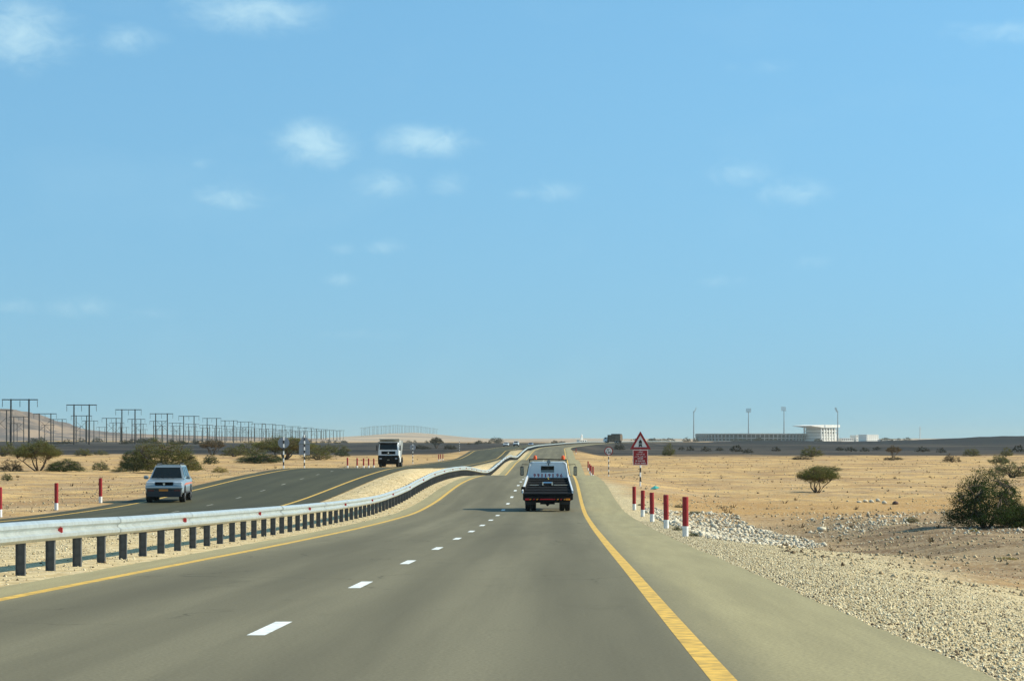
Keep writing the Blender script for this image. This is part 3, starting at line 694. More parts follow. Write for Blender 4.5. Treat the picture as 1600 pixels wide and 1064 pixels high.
def tow_truck():
    d = 101.0; x = at(855.5, d); t = thing('tow_truck', 'white recovery truck with black sloping bed seen from behind on the near carriageway', 'tow truck', (x, d, float(z1(d+2.5))), rot_road(d))
    # pitch with the road under its wheels
    t.rotation_euler = (math.atan(float(z1(d+5)-z1(d+1))/4), 0, rot_road(d)); t.location.z = float(z1(d+1.3))-1.3*math.tan(t.rotation_euler[0])+.01
    mb = MB(); mb.box(-.43, -.33, .25, 5.7, .52, .74); mb.box(.33, .43, .25, 5.7, .52, .74); mb.box(-.43, .43, .3, .4, .5, .7)
    mb.tube([(-.75, 1.35, .42), (.75, 1.35, .42)], .07, 10); mb.tube([(0, 1.32, .42), (0, 1.55, .42)], [.17, .15], 12); mb.tube([(-.7, 4.75, .4), (.7, 4.75, .4)], .05, 10)
    mb.box(-.3, .3, 1.8, 2.9, .36, .56)
    mb.obj('chassis', blackp, t)
    for sx in (-1, 1):
        add_wheel(t, (sx*.88, 1.35, .40), .40, .225, sx); add_wheel(t, (sx*.63, 1.35, .40), .40, .225, sx); add_wheel(t, (sx*.84, 4.75, .40), .40, .22, sx)
        mb = MB(); mb.box(sx*.76-.235, sx*.76+.235, .58, .60, .30, .70); mb.obj('mud_flap', darkplastic, t)
    # bed: slopes up forward to the headboard, narrowing slightly
    def bx(y): return 1.115-.062*y
    secs = []
    for y, z in ((.0, .70), (.0, .80), (.12, .86), (3.2, 1.44)):
        pass
    mb = MB(); vs = [(-bx(0)+.04, 0, .50), (bx(0)-.04, 0, .50), (bx(0)-.04, 0, .78), (-bx(0)+.04, 0, .78), (-bx(3.2)+.03, 3.2, 1.20), (bx(3.2)-.03, 3.2, 1.20), (bx(3.2)-.03, 3.2, 1.43), (-bx(3.2)+.03, 3.2, 1.43)]
    mb.add(vs, [(0, 1, 2, 3), (5, 4, 7, 6), (3, 2, 6, 7), (1, 0, 4, 5), (0, 3, 7, 4), (2, 1, 5, 6)]); bed = mb.obj('bed', blackp, t)
    for k, yk in enumerate((.5, 1.0, 1.5, 2.0, 2.5, 3.0)):
        z = .78+.65*yk/3.2; w = bx(yk)-.1; mb = MB(); mb.box(-w, w, yk-.03, yk+.03, z-.01, z+.022); mb.obj('deck_rib', blackp, bed)
    for sx in (-1, 1):
        mb = MB(); mb.loft([[(sx*(bx(y)+o), y, z+p) for o, p in ((-.035, -.07), (.03, -.07), (.03, .055), (-.035, .055))] for y, z in ((.15, .86), (1.6, 1.15), (3.2, 1.50))]); mb.obj('side_rail', white_paint, t)
    mb = MB(); mb.box(-.80, -.40, 1.55, 1.60, 1.125, 1.15); mb.box(.28, .88, 1.55, 1.60, 1.125, 1.15); mb.obj('wheel_chock_bar', chrome, bed)
    mb = MB(); mb.tube([(-.22, 1.75, 1.22), (.22, 1.75, 1.22)], .05, 10); mb.box(-.25, -.19, 1.6, 1.85, 1.12, 1.26); mb.box(.17, .23, 1.6, 1.85, 1.12, 1.26); mb.obj('winch', chrome, bed)
    mb = MB(); mb.tube([(-.02, 2.9, 1.36), (.0, 2.9, 1.44), (.03, 2.9, 1.36)], .022, 8); mb.obj('hook', mat('brass_hook', (.45, .32, .08), .4, .8), bed)
    # rear beam with lamps
    mb = MB(); mb.bbox(-1.02, 1.02, -.06, .02, .46, .62, .015); beam = mb.obj('rear_beam', blackp, t)
    for i in range(13):
        xx = -.90+i*.15; m_ = redl if i % 3 else amber
        if -.28 < xx < .28: continue
        mb = MB(); mb.prism([(xx-.05, .51), (xx+.02, .51), (xx+.05, .565), (xx-.02, .565)], 'y', -.075, -.058); mb.obj('reflector_strip', m_ if i not in (1, 11) else amber, beam)
    mb = MB(); mb.bbox(-.27, .25, -.082, -.058, .515, .56, .006); mb.obj('tail_strip', redl, beam)
    mb = MB(); mb.bbox(.80, .98, -.085, -.058, .49, .575, .01); mb.obj('tail_lamp', amber, beam)
    mb = MB(); mb.bbox(-.98, -.80, -.085, -.058, .49, .575, .01); mb.obj('tail_lamp', redl, beam)
    mb = MB(); mb.box(-.32, .32, -.04, .0, .32, .46); mb.tube([(0, -.05, .30), (0, .2, .30)], .06, 10); mb.obj('tow_bracket', blackp, t)
    mb = MB(); mb.bbox(-1.16, -.99, .4, .75, .80, 1.08, .02); mb.obj('tool_box', blackp, t)
    mb = MB(); mb.bbox(1.03, 1.12, .5, .95, .50, .92, .015); mb.obj('hose_reel', blackp, t)
    # headboard panel with window opening, numbers below the window
    hy = 3.28
    def hx(z): return .93-.10*(z-1.43)/.68
    mb = MB(); wx, wz0, wz1 = .30, 1.67, 1.96
    mb.prism([(-hx(1.40), 1.40), (hx(1.40), 1.40), (hx(wz0), wz0), (-hx(wz0), wz0)], 'y', hy, hy+.05)
    mb.prism([(-hx(wz1), wz1), (hx(wz1), wz1), (hx(2.12), 2.10), (hx(2.12)-.08, 2.14), (-hx(2.12)+.08, 2.14), (-hx(2.12), 2.10)], 'y', hy, hy+.05)
    mb.prism([(-hx(wz0), wz0), (-wx-.02, wz0), (-wx-.02, wz1), (-hx(wz1), wz1)], 'y', hy, hy+.05)
    mb.prism([(wx-.02, wz0), (hx(wz0), wz0), (hx(wz1), wz1), (wx-.02, wz1)], 'y', hy, hy+.05)
    head = mb.obj('headboard', white_paint, t)
    for sx in (-1, 1):
        mb = MB(); mb.tube([(sx*(hx(1.45)-.015), hy-.03, 1.44), (sx*(hx(2.1)-.03), hy-.03, 2.08), (sx*(hx(2.1)-.12), hy-.03, 2.125)], .035, 10); mb.obj('headboard_post', white_paint, head, True)
        mb = MB(); mb.prism([(sx*.42, 1.70), (sx*.44, 1.70), (sx*.44, 1.98), (sx*.42, 1.98)], 'y', hy-.012, hy-.001); mb.prism([(sx*.62, 1.66), (sx*.70, 1.66), (sx*.66, 2.0), (sx*.60, 2.0)], 'y', hy-.012, hy-.001); mb.obj('headboard_rib', white_paint, head)
    mb = MB(); mb.box(-wx-.02, wx-.02, hy+.03, hy+.04, wz0, wz1); win = mb.obj('rear_window', glass_m, t)
    mb = MB(); mb.box(-wx-.015, wx-.025, hy+.02, hy+.028, wz0+.015, wz0+.11); mb.obj('seat_back', mat('grey_seat', (.20, .22, .20), .8), win)
    for i, ch in enumerate('99119196'):
        cx = -.60+(.166 if i < 6 else .172)*i; w_ = .052 if ch != '1' else .024
        fit_text(ch, cx-w_, cx+w_, 1.535, .165, hy-.006, red_print, t, 'digit', .025)
    # cab
    mb = MB()
    def csec(y, wb, wt, zb, zm, zt): return [(-wb, y, zb), (wb, y, zb), (wb+.02, y, zm), (wt, y, zt-.08), (wt-.12, y, zt), (-wt+.12, y, zt), (-wt, y, zt-.08), (-wb-.02, y, zm)]
    mb.loft([csec(3.42, .95, .83, .80, 1.42, 2.13), csec(4.3, .97, .84, .80, 1.42, 2.15), csec(4.95, .97, .82, .75, 1.40, 2.09), csec(5.35, .96, .93, .55, 1.25, 1.40)])
    cab = mb.obj('cab', white_paint, t, True)
    for sx in (-1, 1):
        mb = MB(); mb.add([(sx*1.0, 3.75, 1.45), (sx*1.0, 4.75, 1.45), (sx*.885, 4.65, 1.97), (sx*.885, 3.85, 1.97), (sx*.96, 3.75, 1.45), (sx*.96, 4.75, 1.45), (sx*.845, 4.65, 1.97), (sx*.845, 3.85, 1.97)], [(0, 1, 2, 3), (7, 6, 5, 4), (0, 4, 5, 1), (1, 5, 6, 2), (2, 6, 7, 3), (3, 7, 4, 0)]); mb.obj('side_window', glass_m, cab)
        mx = -1.20 if sx < 0 else 1.25
        mb = MB(); mb.tube([(sx*.88, 4.9, 2.0), (mx, 4.95, 2.02), (mx, 4.95, 1.9)], .014, 6); arm = mb.obj('mirror_arm', blackp, cab)
        mb = MB(); mb.bbox(mx-.085, mx+.085, 4.90, 4.99, 1.50, 1.92, .03); mr = mb.obj('mirror', darkplastic, arm)
        mb = MB(); mb.bbox(mx-.065, mx+.065, 4.889, 4.899, 1.54, 1.88, .004); mb.obj('mirror_glass', mat('mirror_glass', (.30, .34, .36), .08, .9), arm)
    mb = MB(); mb.add([(-.80, 5.02, 2.02), (.80, 5.02, 2.02), (.9, 5.37, 1.45), (-.9, 5.37, 1.45), (-.80, 4.98, 2.0), (.80, 4.98, 2.0), (.9, 5.33, 1.43), (-.9, 5.33, 1.43)], [(0, 1, 2, 3), (7, 6, 5, 4), (0, 4, 5, 1), (1, 5, 6, 2), (2, 6, 7, 3), (3, 7, 4, 0)]); mb.obj('windscreen', glass_m, cab)
    # roof rack with beacons and work lamp
    mb = MB(); mb.tube([(-.86, hy+.05, 2.25), (-.4, hy+.05, 2.27), (.86, hy+.05, 2.24)], .024, 8); mb.tube([(-.83, hy+.05, 2.1), (-.83, hy+.05, 2.25)], .018, 6); mb.tube([(.82, hy+.05, 2.1), (.82, hy+.05, 2.25)], .018, 6); rack = mb.obj('beacon_bar', blackp, t)
    for bxx in (-.58, .68):
        mb = MB(); mb.tube([(bxx, hy+.05, 2.26), (bxx, hy+.05, 2.30), (bxx, hy+.05, 2.40), (bxx, hy+.05, 2.435)], [.085, .085, .075, .04], 14); mb.obj('beacon', orange_b, rack, True)
    mb = MB(); mb.disc((.03, hy-.02, 2.15), .085, .08, 18, 'y'); lamp = mb.obj('work_lamp', mat('lamp_housing', (.25, .27, .28), .35, .6), rack)
    mb = MB(); mb.tube([(.03, hy-.02, 2.07), (.03, hy, 1.99)], .02, 8); mb.obj('lamp_bracket', blackp, lamp)
tow_truck()

def car_body(mb, st):
    secs = []
    for y, w, zl, zm, zt in st:
        secs.append([(-w*.90, y, zl), (w*.90, y, zl), (w, y, zl+.10), (w, y, zm), (w*.93, y, zt-.03), (w*.80, y, zt), (-w*.80, y, zt), (-w*.93, y, zt-.03), (-w, y, zm), (-w, y, zl+.10)])
    mb.loft(secs)
def quad_slab(mb, p, off, ctr=(0, -.5, 1.2)):
    """thin pane standing just proud of the surface, away from ctr"""
    p = [Vector(q) for q in p]; n = (p[1]-p[0]).cross(p[2]-p[0]).normalized()
    if n.dot(p[0]-Vector(ctr)) < 0: n = -n
    p = [q+n*.004 for q in p]; n = n*abs(off)
    v = [tuple(q) for q in p]+[tuple(q+n) for q in p]; mb.add(v, [(3, 2, 1, 0), (4, 5, 6, 7), (0, 1, 5, 4), (1, 2, 6, 5), (2, 3, 7, 6), (3, 0, 4, 7)])
def lattice(p, a, b):
    """point inside quad p (bl, br, tr, tl) at fractions a, b"""
    p = [Vector(q) for q in p]; lo = p[0].lerp(p[1], a); hi = p[3].lerp(p[2], a); return lo.lerp(hi, b)
def build_suv(label, loc, rz, paint, name='suv_car', detail=True, sedan=False, group=None):
    t = thing(name, label, 'car', loc, rz, group)
    hz = 0.0
    L = [(2.27, .72, .46, .62, .74), (2.22, .83, .38, .72, .92), (2.10, .87, .36, .84, .99), (1.55, .885, .36, .88, 1.05), (1.12, .885, .36, .92, 1.10), (.3, .885, .34, .96, 1.12), (-1.6, .885, .36, .98, 1.14), (-2.18, .87, .40, .98, 1.12), (-2.30, .80, .50, .90, 1.05)]
    if sedan: L = [(y, w*.97, zl-.08, zm-.12, zt-.14) for y, w, zl, zm, zt in L]
    mb = MB(); car_body(mb, L); body = mb.obj('body', paint, t, True)
    top = 1.69 if not sedan else 1.40; bz = 1.09 if not sedan else .95
    A = {'fb': (.80, 1.15, bz), 'ft': (.60, .42, top), 'rt': (.60, -1.75 if not sedan else -.75, top), 'rb': (.78, -2.16 if not sedan else -1.55, bz)}
    def side(k, s, dx=0): q = A[k]; return (s*(q[0]+dx), q[1], q[2])
    mb = MB()
    mb.add([side('fb', -1), side('fb', 1), side('ft', 1), side('ft', -1), side('rt', 1), side('rt', -1), side('rb', 1), side('rb', -1)],
           [(0, 1, 2, 3), (3, 2, 4, 5), (5, 4, 6, 7), (1, 6, 4, 2), (0, 3, 5, 7), (0, 7, 6, 1)])
    cabin = mb.obj('cabin', paint, t)
    mb = MB(); mb.bbox(-.58, .58, -1.70 if not sedan else -.7, .38, top+.002, top+.035, .03); mb.obj('roof', paint, t)
    ws = [side('fb', -1), side('fb', 1), side('ft', 1), side('ft', -1)]
    def inset(p, a0, a1, b0, b1): return [lattice(p, a0, b0), lattice(p, a1, b0), lattice(p, a1, b1), lattice(p, a0, b1)]
    mb = MB(); quad_slab(mb, inset(ws, .05, .95, .05, .86), .012); mb.obj('windscreen', glass_m, cabin)
    bw = [side('rb', 1), side('rb', -1), side('rt', -1), side('rt', 1)]
    mb = MB(); quad_slab(mb, inset(bw, .06, .94, .1, .9), .012); mb.obj('rear_window', glass_m, cabin)
    for s in (-1, 1):
        sp = [side('fb', s), side('rb', s), side('rt', s), side('ft', s)]
        if s < 0: cuts = ((.09, .36), (.40, .66), (.70, .94))
        else: cuts = ((.09, .36), (.40, .66), (.70, .94))
        for a0, a1 in cuts:
            mb = MB(); p = inset(sp, a0, a1, .10, .90); quad_slab(mb, p, .012 if s > 0 else -.012); mb.obj('side_window', glass_m, cabin)
        mb = MB(); mb.bbox(s*.98-.11, s*.98+.11, .86, 1.0, bz-.02, bz+.15, .04); mb.obj('mirror', paint, t)
        add_wheel(t, (s*.765, 1.38, .36), .36, .27, s); add_wheel(t, (s*.765, -1.32, .36), .36, .27, s)
        for yy in (1.38, -1.32):
            mb = MB(); pts = [(yy+.46*math.cos(a), .36+.46*math.sin(a)) for a in np.linspace(0, math.pi, 12)]
            mb.prism(pts, 'x', s*.80, s*.8905); mb.obj('wheel_arch', blackp, body)
        if not sedan:
            mb = MB(); mb.tube([(s*.53, .30, top+.03), (s*.53, .22, top+.085), (s*.53, -1.5, top+.085), (s*.53, -1.6, top+.03)], .022, 8); mb.obj('roof_rail', darkplastic, t)
        mb = MB(); mb.bbox(s*.64-.19, s*.64+.19, 2.145, 2.25, .77 if not sedan else .66, .955 if not sedan else .80, .02); mb.obj('headlight', lens, t)
        if detail:
            mb = MB(); mb.bbox(s*.60-.15, s*.60+.15, 2.225, 2.293, .515, .62, .015); mb.obj('fog_lamp', mat('smoked_red_lens', (.13, .035, .028), .25), t)
            mb = MB(); mb.prism([(1.9, .80), (-1.9, .84), (-1.9, .90), (1.0, .90)], 'x', s*.8855, s*.892); mb.obj('side_stripe', mat('coral_stripe', (.55, .16, .10), .4), t)
            mb = MB(); mb.bbox(s*.885-.02, s*.885+.02, -1.0, .95, .42, .50, .01); mb.obj('side_step', darkplastic, t)
    gz_ = .85 if not sedan else .70
    mb = MB(); mb.bbox(-.42, .42, 2.16, 2.262, gz_-.075, gz_+.10, .02); gr = mb.obj('grille', blackp, t)
    mb = MB(); mb.disc((0, 2.266, gz_+.01), .055, .02, 16, 'y'); mb.obj('badge', chrome, gr)
    mb = MB(); mb.bbox(-.86, .86, 2.10, 2.37, .63 if not sedan else .52, .735 if not sedan else .60, .03); mb.obj('bumper', paint if sedan else silver, t)
    mb = MB(); mb.bbox(-.80, .80, 2.05, 2.282, .26, .645 if not sedan else .51, .02); bumper = mb.obj('lower_bumper', darkplastic, t)
    mb = MB(); mb.bbox(-.19, .23, 2.283, 2.302, .525, .64, .004); mb.obj('number_plate', plate_o, bumper)
    if detail:
        mb = MB(); mb.tube([(-.35, 1.19, 1.10), (.25, 1.05, 1.20)], .008, 5); mb.tube([(.1, 1.19, 1.10), (.62, 1.06, 1.19)], .008, 5); mb.obj('wiper', darkplastic, cabin)
    return t
def on_road2(px, d, rear=4.6):
    return (at(px, d), d, float(z2(d))+.008)
suv = build_suv('silver off-road car with roof rails and orange plate driving towards us', on_road2(253.5, 107), math.pi+rot_road(107)+R(3.5), silver)
# its nose faces the camera: shift back so the front stands at the measured distance
suv.location.y += 2.2

def dump_truck():
    d = 281; t = thing('dump_truck', 'white tipper truck with dark bumper coming towards us on the oncoming carriageway', 'truck', (at(606.5, d), d+4, float(z2(d+4))+.01), math.pi+rot_road(d))
    t.location.x = at(607, d)+.08
    w = 1.22
    mb = MB(); mb.loft([[(-w, y, zb), (w, y, zb), (w, y, zm), (wt, y, zt), (-wt, y, zt), (-w, y, zm)] for y, zb, zm, wt, zt in ((1.9, 1.15, 2.0, 1.14, 2.98), (3.6, 1.15, 2.0, 1.14, 3.02), (3.98, 1.2, 2.05, 1.08, 2.86), (4.06, 1.25, 2.02, 1.15, 2.10))])
    cab = mb.obj('cab', white_paint, t)
    mb = MB(); quad_slab(mb, [(1.08, 4.075, 2.12), (-1.08, 4.075, 2.12), (-1.02, 4.0, 2.80), (1.02, 4.0, 2.80)], -.02, (0, 2.5, 2)); mb.obj('windscreen', glass_m, cab)
    mb = MB(); mb.bbox(-1.12, 1.12, 3.72, 4.24, 2.80, 3.0, .03); mb.obj('sun_visor', blackp, cab)
    mb = MB(); mb.bbox(-.86, .86, 4.02, 4.10, 1.56, 1.93, .03); gr = mb.obj('grille', blackp, cab)
    mb = MB(); mb.disc((0, 4.11, 1.74), .09, .02, 14, 'y'); mb.obj('badge', chrome, gr)
    mb = MB(); mb.bbox(-1.27, 1.27, 3.5, 4.18, .34, 1.42, .06); bp = mb.obj('bumper', blackp, t)
    for s in (-1, 1):
        mb = MB(); mb.bbox(s*.95-.14, s*.95+.14, 4.16, 4.20, .95, 1.13, .02); mb.obj('headlight', mat('grey_lamp', (.35, .36, .38), .2), bp)
        mb = MB(); quad_slab(mb, [(s*1.222, 3.75, 2.08), (s*1.222, 2.6, 2.08), (s*1.155, 2.6, 2.75), (s*1.155, 3.6, 2.75)], .012*s, (0, 2.5, 2)); mb.obj('side_window', glass_m, cab)
        mb = MB(); mb.tube([(s*1.15, 3.9, 2.75), (s*1.42, 4.0, 2.75), (s*1.42, 4.0, 2.2)], .02, 6); arm = mb.obj('mirror_arm', blackp, cab)
        mb = MB(); mb.bbox(s*1.42-.09, s*1.42+.09, 3.96, 4.06, 2.02, 2.62, .03); mb.obj('mirror', darkplastic, arm)
        add_wheel(t, (s*1.05, 3.0, .52), .52, .32, s)
        for yy in (-1.4, -2.75): add_wheel(t, (s*1.02, yy, .52), .52, .42, s)
        mb = MB(); mb.bbox(s*1.15-.12, s*1.15+.12, .2, 1.4, .55, 1.15, .05); mb.obj('fuel_tank', white_paint if s < 0 else darkplastic, t)
        mb = MB(); mb.prism([(yy_, zz) for yy_, zz in ((-2.1+1.35*math.cos(a), .52+.72*math.sin(a)) for a in np.linspace(0, math.pi, 10))], 'x', s*1.24-.03, s*1.24+.03); mb.obj('mudguard', blackp, t)
    mb = MB(); mb.bbox(-.14, .14, 4.185, 4.2, .82, .93, .003); mb.obj('number_plate', mat('dull_plate', (.28, .24, .16), .6), bp)
    mb = MB(); mb.box(-.45, .45, -3.6, 3.4, .75, 1.05); mb.tube([(-.8, 3.0, .52), (.8, 3.0, .52)], .08, 8); mb.obj('chassis', blackp, t)
    # tipper body: tapered tub with a headboard hood over the cab
    cream = mat('cream_tipper_paint', (.46, .43, .34), .45, var=.12, scale=2)
    mb = MB(); b0, b1_, h0, h1_ = 1.05, 1.25, 1.25, 3.20; tk = .07
    for s in (-1, 1):
        mb.add([(s*b0, -3.6, h0), (s*b0, 1.55, h0), (s*b1_, 1.75, h1_), (s*b1_, -3.75, h1_), (s*(b0-tk), -3.6, h0), (s*(b0-tk), 1.55, h0), (s*(b1_-tk), 1.75, h1_), (s*(b1_-tk), -3.75, h1_)], [(0, 1, 2, 3), (7, 6, 5, 4), (0, 4, 5, 1), (1, 5, 6, 2), (2, 6, 7, 3), (3, 7, 4, 0)])
    mb.add([(-b0, -3.6, h0-.02), (b0, -3.6, h0-.02), (b0, 1.55, h0-.02), (-b0, 1.55, h0-.02), (-b0, -3.6, h0-.12), (b0, -3.6, h0-.12), (b0, 1.55, h0-.12), (-b0, 1.55, h0-.12)], [(0, 1, 2, 3), (7, 6, 5, 4), (0, 4, 5, 1), (1, 5, 6, 2), (2, 6, 7, 3), (3, 7, 4, 0)])
    tub = mb.obj('tipper_body', cream, t)
    mb = MB(); mb.add([(-b0, 1.6, h0), (b0, 1.6, h0), (b1_, 1.8, 3.45), (-b1_, 1.8, 3.45), (-b0, 1.53, h0), (b0, 1.53, h0), (b1_, 1.73, 3.45), (-b1_, 1.73, 3.45)], [(0, 1, 2, 3), (7, 6, 5, 4), (0, 4, 5, 1), (1, 5, 6, 2), (2, 6, 7, 3), (3, 7, 4, 0)])
    mb.box(-b1_, b1_, 1.81, 3.1, 3.36, 3.44); mb.obj('hood', cream, tub)
    for s in (-1, 1):
        for yy in (-3.0, -1.8, -.6, .6):
            mb = MB(); mb.add([(s*(b0+o), yy+q, h0) for o in (0, .07) for q in (-.06, .06)]+[(s*(b1_+o), yy+q, h1_) for o in (0, .07) for q in (-.06, .06)], [(0, 1, 3, 2), (4, 6, 7, 5), (0, 4, 5, 1), (1, 5, 7, 3), (3, 7, 6, 2), (2, 6, 4, 0)]); mb.obj('body_rib', white_paint, tub)
    mb = MB(); mb.tube([(-1.18, 1.72, 1.1), (-1.18, 1.72, 3.3)], .10, 10); mb.obj('exhaust_stack', white_paint, t, True)
dump_truck()

# three far cars and the far lorry
for i, (px, d, m_, lab, sed) in enumerate(((791, 800, white_paint, 'far white car, leftmost of the three distant oncoming cars', True),
                                     (806.5, 770, white_paint, 'far white off-road car, middle of the three distant oncoming cars', False),
                                     (829.5, 930, mat('grey_blue_paint', (.30, .34, .42), .3, .4), 'far grey blue car, rightmost of three distant ones, behind the guardrail', True))):
    build_suv(lab, (at(px, d), d, gz(at(px, d), d)+.06), math.pi+rot_road(d), m_, 'distant_car', False, sed, 'distant oncoming cars')
def far_lorry():
    d = 985; x = at(958, d); t = thing('lorry', 'distant lorry with a high brown load crossing the skyline on the right', 'truck', (x, d, gz(x, d)+.05), R(62))
    cargo = mat('brown_load', (.16, .115, .075), .85, var=.5, scale=.9)
    mb = MB(); mb.bbox(-1.2, 1.2, -3.9, 2.1, 1.15, 3.55, .05); mb.obj('cargo_box', cargo, t)
    mb = MB(); mb.bbox(-1.15, 1.15, -3.7, .5, 3.553, 4.0, .12); mb.obj('tarpaulin', mat('dark_tarpaulin', (.045, .045, .05), .8), t)
    mb = MB(); mb.loft([[(-1.15, y, .7), (1.15, y, .7), (1.15, y, zt), (-1.15, y, zt)] for y, zt in ((2.3, 2.6), (3.5, 2.6), (3.9, 1.9), (4.1, 1.7))]); cab = mb.obj('cab', white_paint, t)
    mb = MB(); quad_slab(mb, [(-1.0, 3.92, 1.92), (1.0, 3.92, 1.92), (1.0, 3.58, 2.5), (-1.0, 3.58, 2.5)], .02, (0, 2.5, 1.5)); mb.obj('windscreen', glass_m, cab)
    for s in (-1, 1):
        mb = MB(); quad_slab(mb, [(s*1.155, 3.7, 1.8), (s*1.155, 2.6, 1.8), (s*1.155, 2.6, 2.4), (s*1.155, 3.4, 2.4)], .012*s, (0, 2.5, 1.5)); mb.obj('side_window', glass_m, cab)
    mb = MB(); mb.box(-.5, .5, -3.8, 3.5, .6, 1.1); mb.obj('chassis', blackp, t)
    for s in (-1, 1):
        for yy in (3.0, -1.6, -2.8): add_wheel(t, (s*1.0, yy, .5), .5, .35, s)
far_lorry()

# ------------------------------------------------------------------ bushes and trees
def hit(px, py, lo=22.0, hi=9000.0):
    """distance at which the sight line through a photo pixel meets the ground"""
    d = lo*1.004**np.arange(int(math.log(hi/lo)/math.log(1.004)))
    w = np.nonzero(HC-(py-HZ)/F*d < ground(at(px, d), d))[0]
    return float(d[w[0]]) if len(w) else hi
def leaf_material(name, a, b_, c):
    m = bpy.data.materials.new(name); m.use_nodes = True; MATS[name] = m; n = NT(m); n.n.remove(n.n['Principled BSDF'])
    geo = n.n.new('ShaderNodeNewGeometry'); oi = n.n.new('ShaderNodeObjectInfo'); tc = n.n.new('ShaderNodeTexCoord')
    col = n.mix(geo.outputs['Random Per Island'], a, b_)
    col = n.mix(n.step(n.noise(tc.outputs['Object'], 4.5, 3), .45, .62), col, c)
    col = n.mix(n.math('MULTIPLY', oi.outputs['Random'], .35), col, tuple(x*.7 for x in b_))
    df = n.n.new('ShaderNodeBsdfDiffuse'); tr = n.n.new('ShaderNodeBsdfTranslucent'); mx = n.n.new('ShaderNodeMixShader'); mx.inputs[0].default_value = .22
    n.l.new(col, df.inputs[0]); n.l.new(col, tr.inputs[0]); n.l.new(df.outputs[0], mx.inputs[1]); n.l.new(tr.outputs[0], mx.inputs[2])
    n.l.new(mx.outputs[0], n.n['Material Output'].inputs[0]); return m
LEAF = {'green': leaf_material('green_foliage', (.040, .072, .020), (.075, .105, .034), (.060, .066, .024)),
        'olive': leaf_material('olive_foliage', (.105, .120, .034), (.185, .180, .058), (.150, .120, .045)),
        'brown': leaf_material('dry_brown_foliage', (.13, .085, .045), (.19, .135, .07), (.10, .075, .04)),
        'pale': leaf_material('pale_green_foliage', (.13, .145, .06), (.21, .205, .09), (.15, .13, .06)),
        'yellow': leaf_material('yellow_scrub', (.34, .28, .07), (.46, .38, .11), (.30, .22, .08)),
        'dark': leaf_material('dark_scrub', (.030, .036, .020), (.055, .058, .030), (.045, .036, .024))}
bark = mat('acacia_bark', (.10, .070, .045), .9, var=.4, scale=9)
twig_pale = mat('dead_pale_twig', (.34, .27, .18), .9)
def gen_bush(seed, kind, clumps, per, leaf):
    """unit bush: diameter 1, height 1 -> (trunk mesh, crown vertex/face arrays)"""
    r = random.Random(seed); g = np.random.default_rng(seed); mb = MB(); cents = []
    stems = []
    ns = 7 if kind == 'dome' else 5
    for i in range(ns):
        a = 2*math.pi*(i+r.random()*.8)/ns; e = r.uniform(.18, .42); h = r.uniform(.38, .72)
        p0 = Vector((.03*math.cos(a), .03*math.sin(a), -.03)); p3 = Vector((e*math.cos(a), e*math.sin(a), h))
        p1 = p0.lerp(p3, .4)+Vector((r.uniform(-.05, .05), r.uniform(-.05, .05), .03)); p2 = p0.lerp(p3, .75)+Vector((r.uniform(-.05, .05), r.uniform(-.05, .05), .02))
        mb.tube([p0, p1, p2, p3], [.022, .015, .010, .006], 6); stems.append((p0, p1, p2, p3))
    lob = [(r.uniform(0, 6.28), r.uniform(.6, 1.0)) for _ in range(6)]
    while len(cents) < clumps:
        a = r.uniform(0, 6.28); rad = .5*math.sqrt(r.random()); 
        edge = max(.55, 1-.32*sum(.5*max(0, math.cos(a-t))**3*(1-w)*3 for t, w in lob))
        if kind == 'dome':
            rr = rad/edge/.5
            if rr > 1: continue
            top = (1-rr**2.4)**.55*edge; z = top*(r.random()**.7) if r.random() < .75 else top*r.random()
            if z < .05: continue
        else:
            rr = rad/edge/.5
            if rr > 1: continue
            top = 1-.40*rr**2.2+.06*math.sin(3*a+seed); under = .20+.36*rr**1.3; z = under+(top-under)*r.random()**.6
        c = Vector((rad*math.cos(a), rad*math.sin(a), z)); cents.append(c)
        s = min(stems, key=lambda q: min((q[k]-c).length for k in (1, 2, 3))); q = min((s[1], s[2], s[3]), key=lambda v: (v-c).length)
        if r.random() < .7: mb.tube([q, q.lerp(c, .55)+Vector((0, 0, .015)), c], [.006, .0045, .002], 4, False)
    C = np.array([tuple(c) for c in cents]); C = np.repeat(C, per, 0); n = len(C)
    sp = np.repeat(g.uniform(.6, 1.35, clumps), per)[:, None]
    D = C-np.array([0, 0, .12]); D /= np.linalg.norm(D, axis=1)[:, None]+1e-6
    D = D + np.repeat(g.normal(0, .45, (clumps, 3)), per, 0); D[:, 2] += .15; D /= np.linalg.norm(D, axis=1)[:, None]
    C = C + D*(g.uniform(-.6, .5, (n, 1))*.15*sp) + g.normal(0, 1, (n, 3))*np.array([.026, .026, .020])*sp
    C[:, 2] = np.maximum(C[:, 2], .015)
    A = g.normal(0, 1, (n, 3))*.8+D; A /= np.linalg.norm(A, axis=1)[:, None]; B = np.cross(A, g.normal(0, 1, (n, 3))); B /= np.linalg.norm(B, axis=1)[:, None]
    L = leaf*g.uniform(.6, 1.4, (n, 1)); W = L*.45
    V = np.stack([C-A*L, C-B*W, C+A*L, C+B*W], 1).reshape(-1, 3); Fc = np.arange(4*n).reshape(-1, 4)
    tm = mb.mesh('trunk', bark, False)
    return tm, V, Fc
BUSH = {}
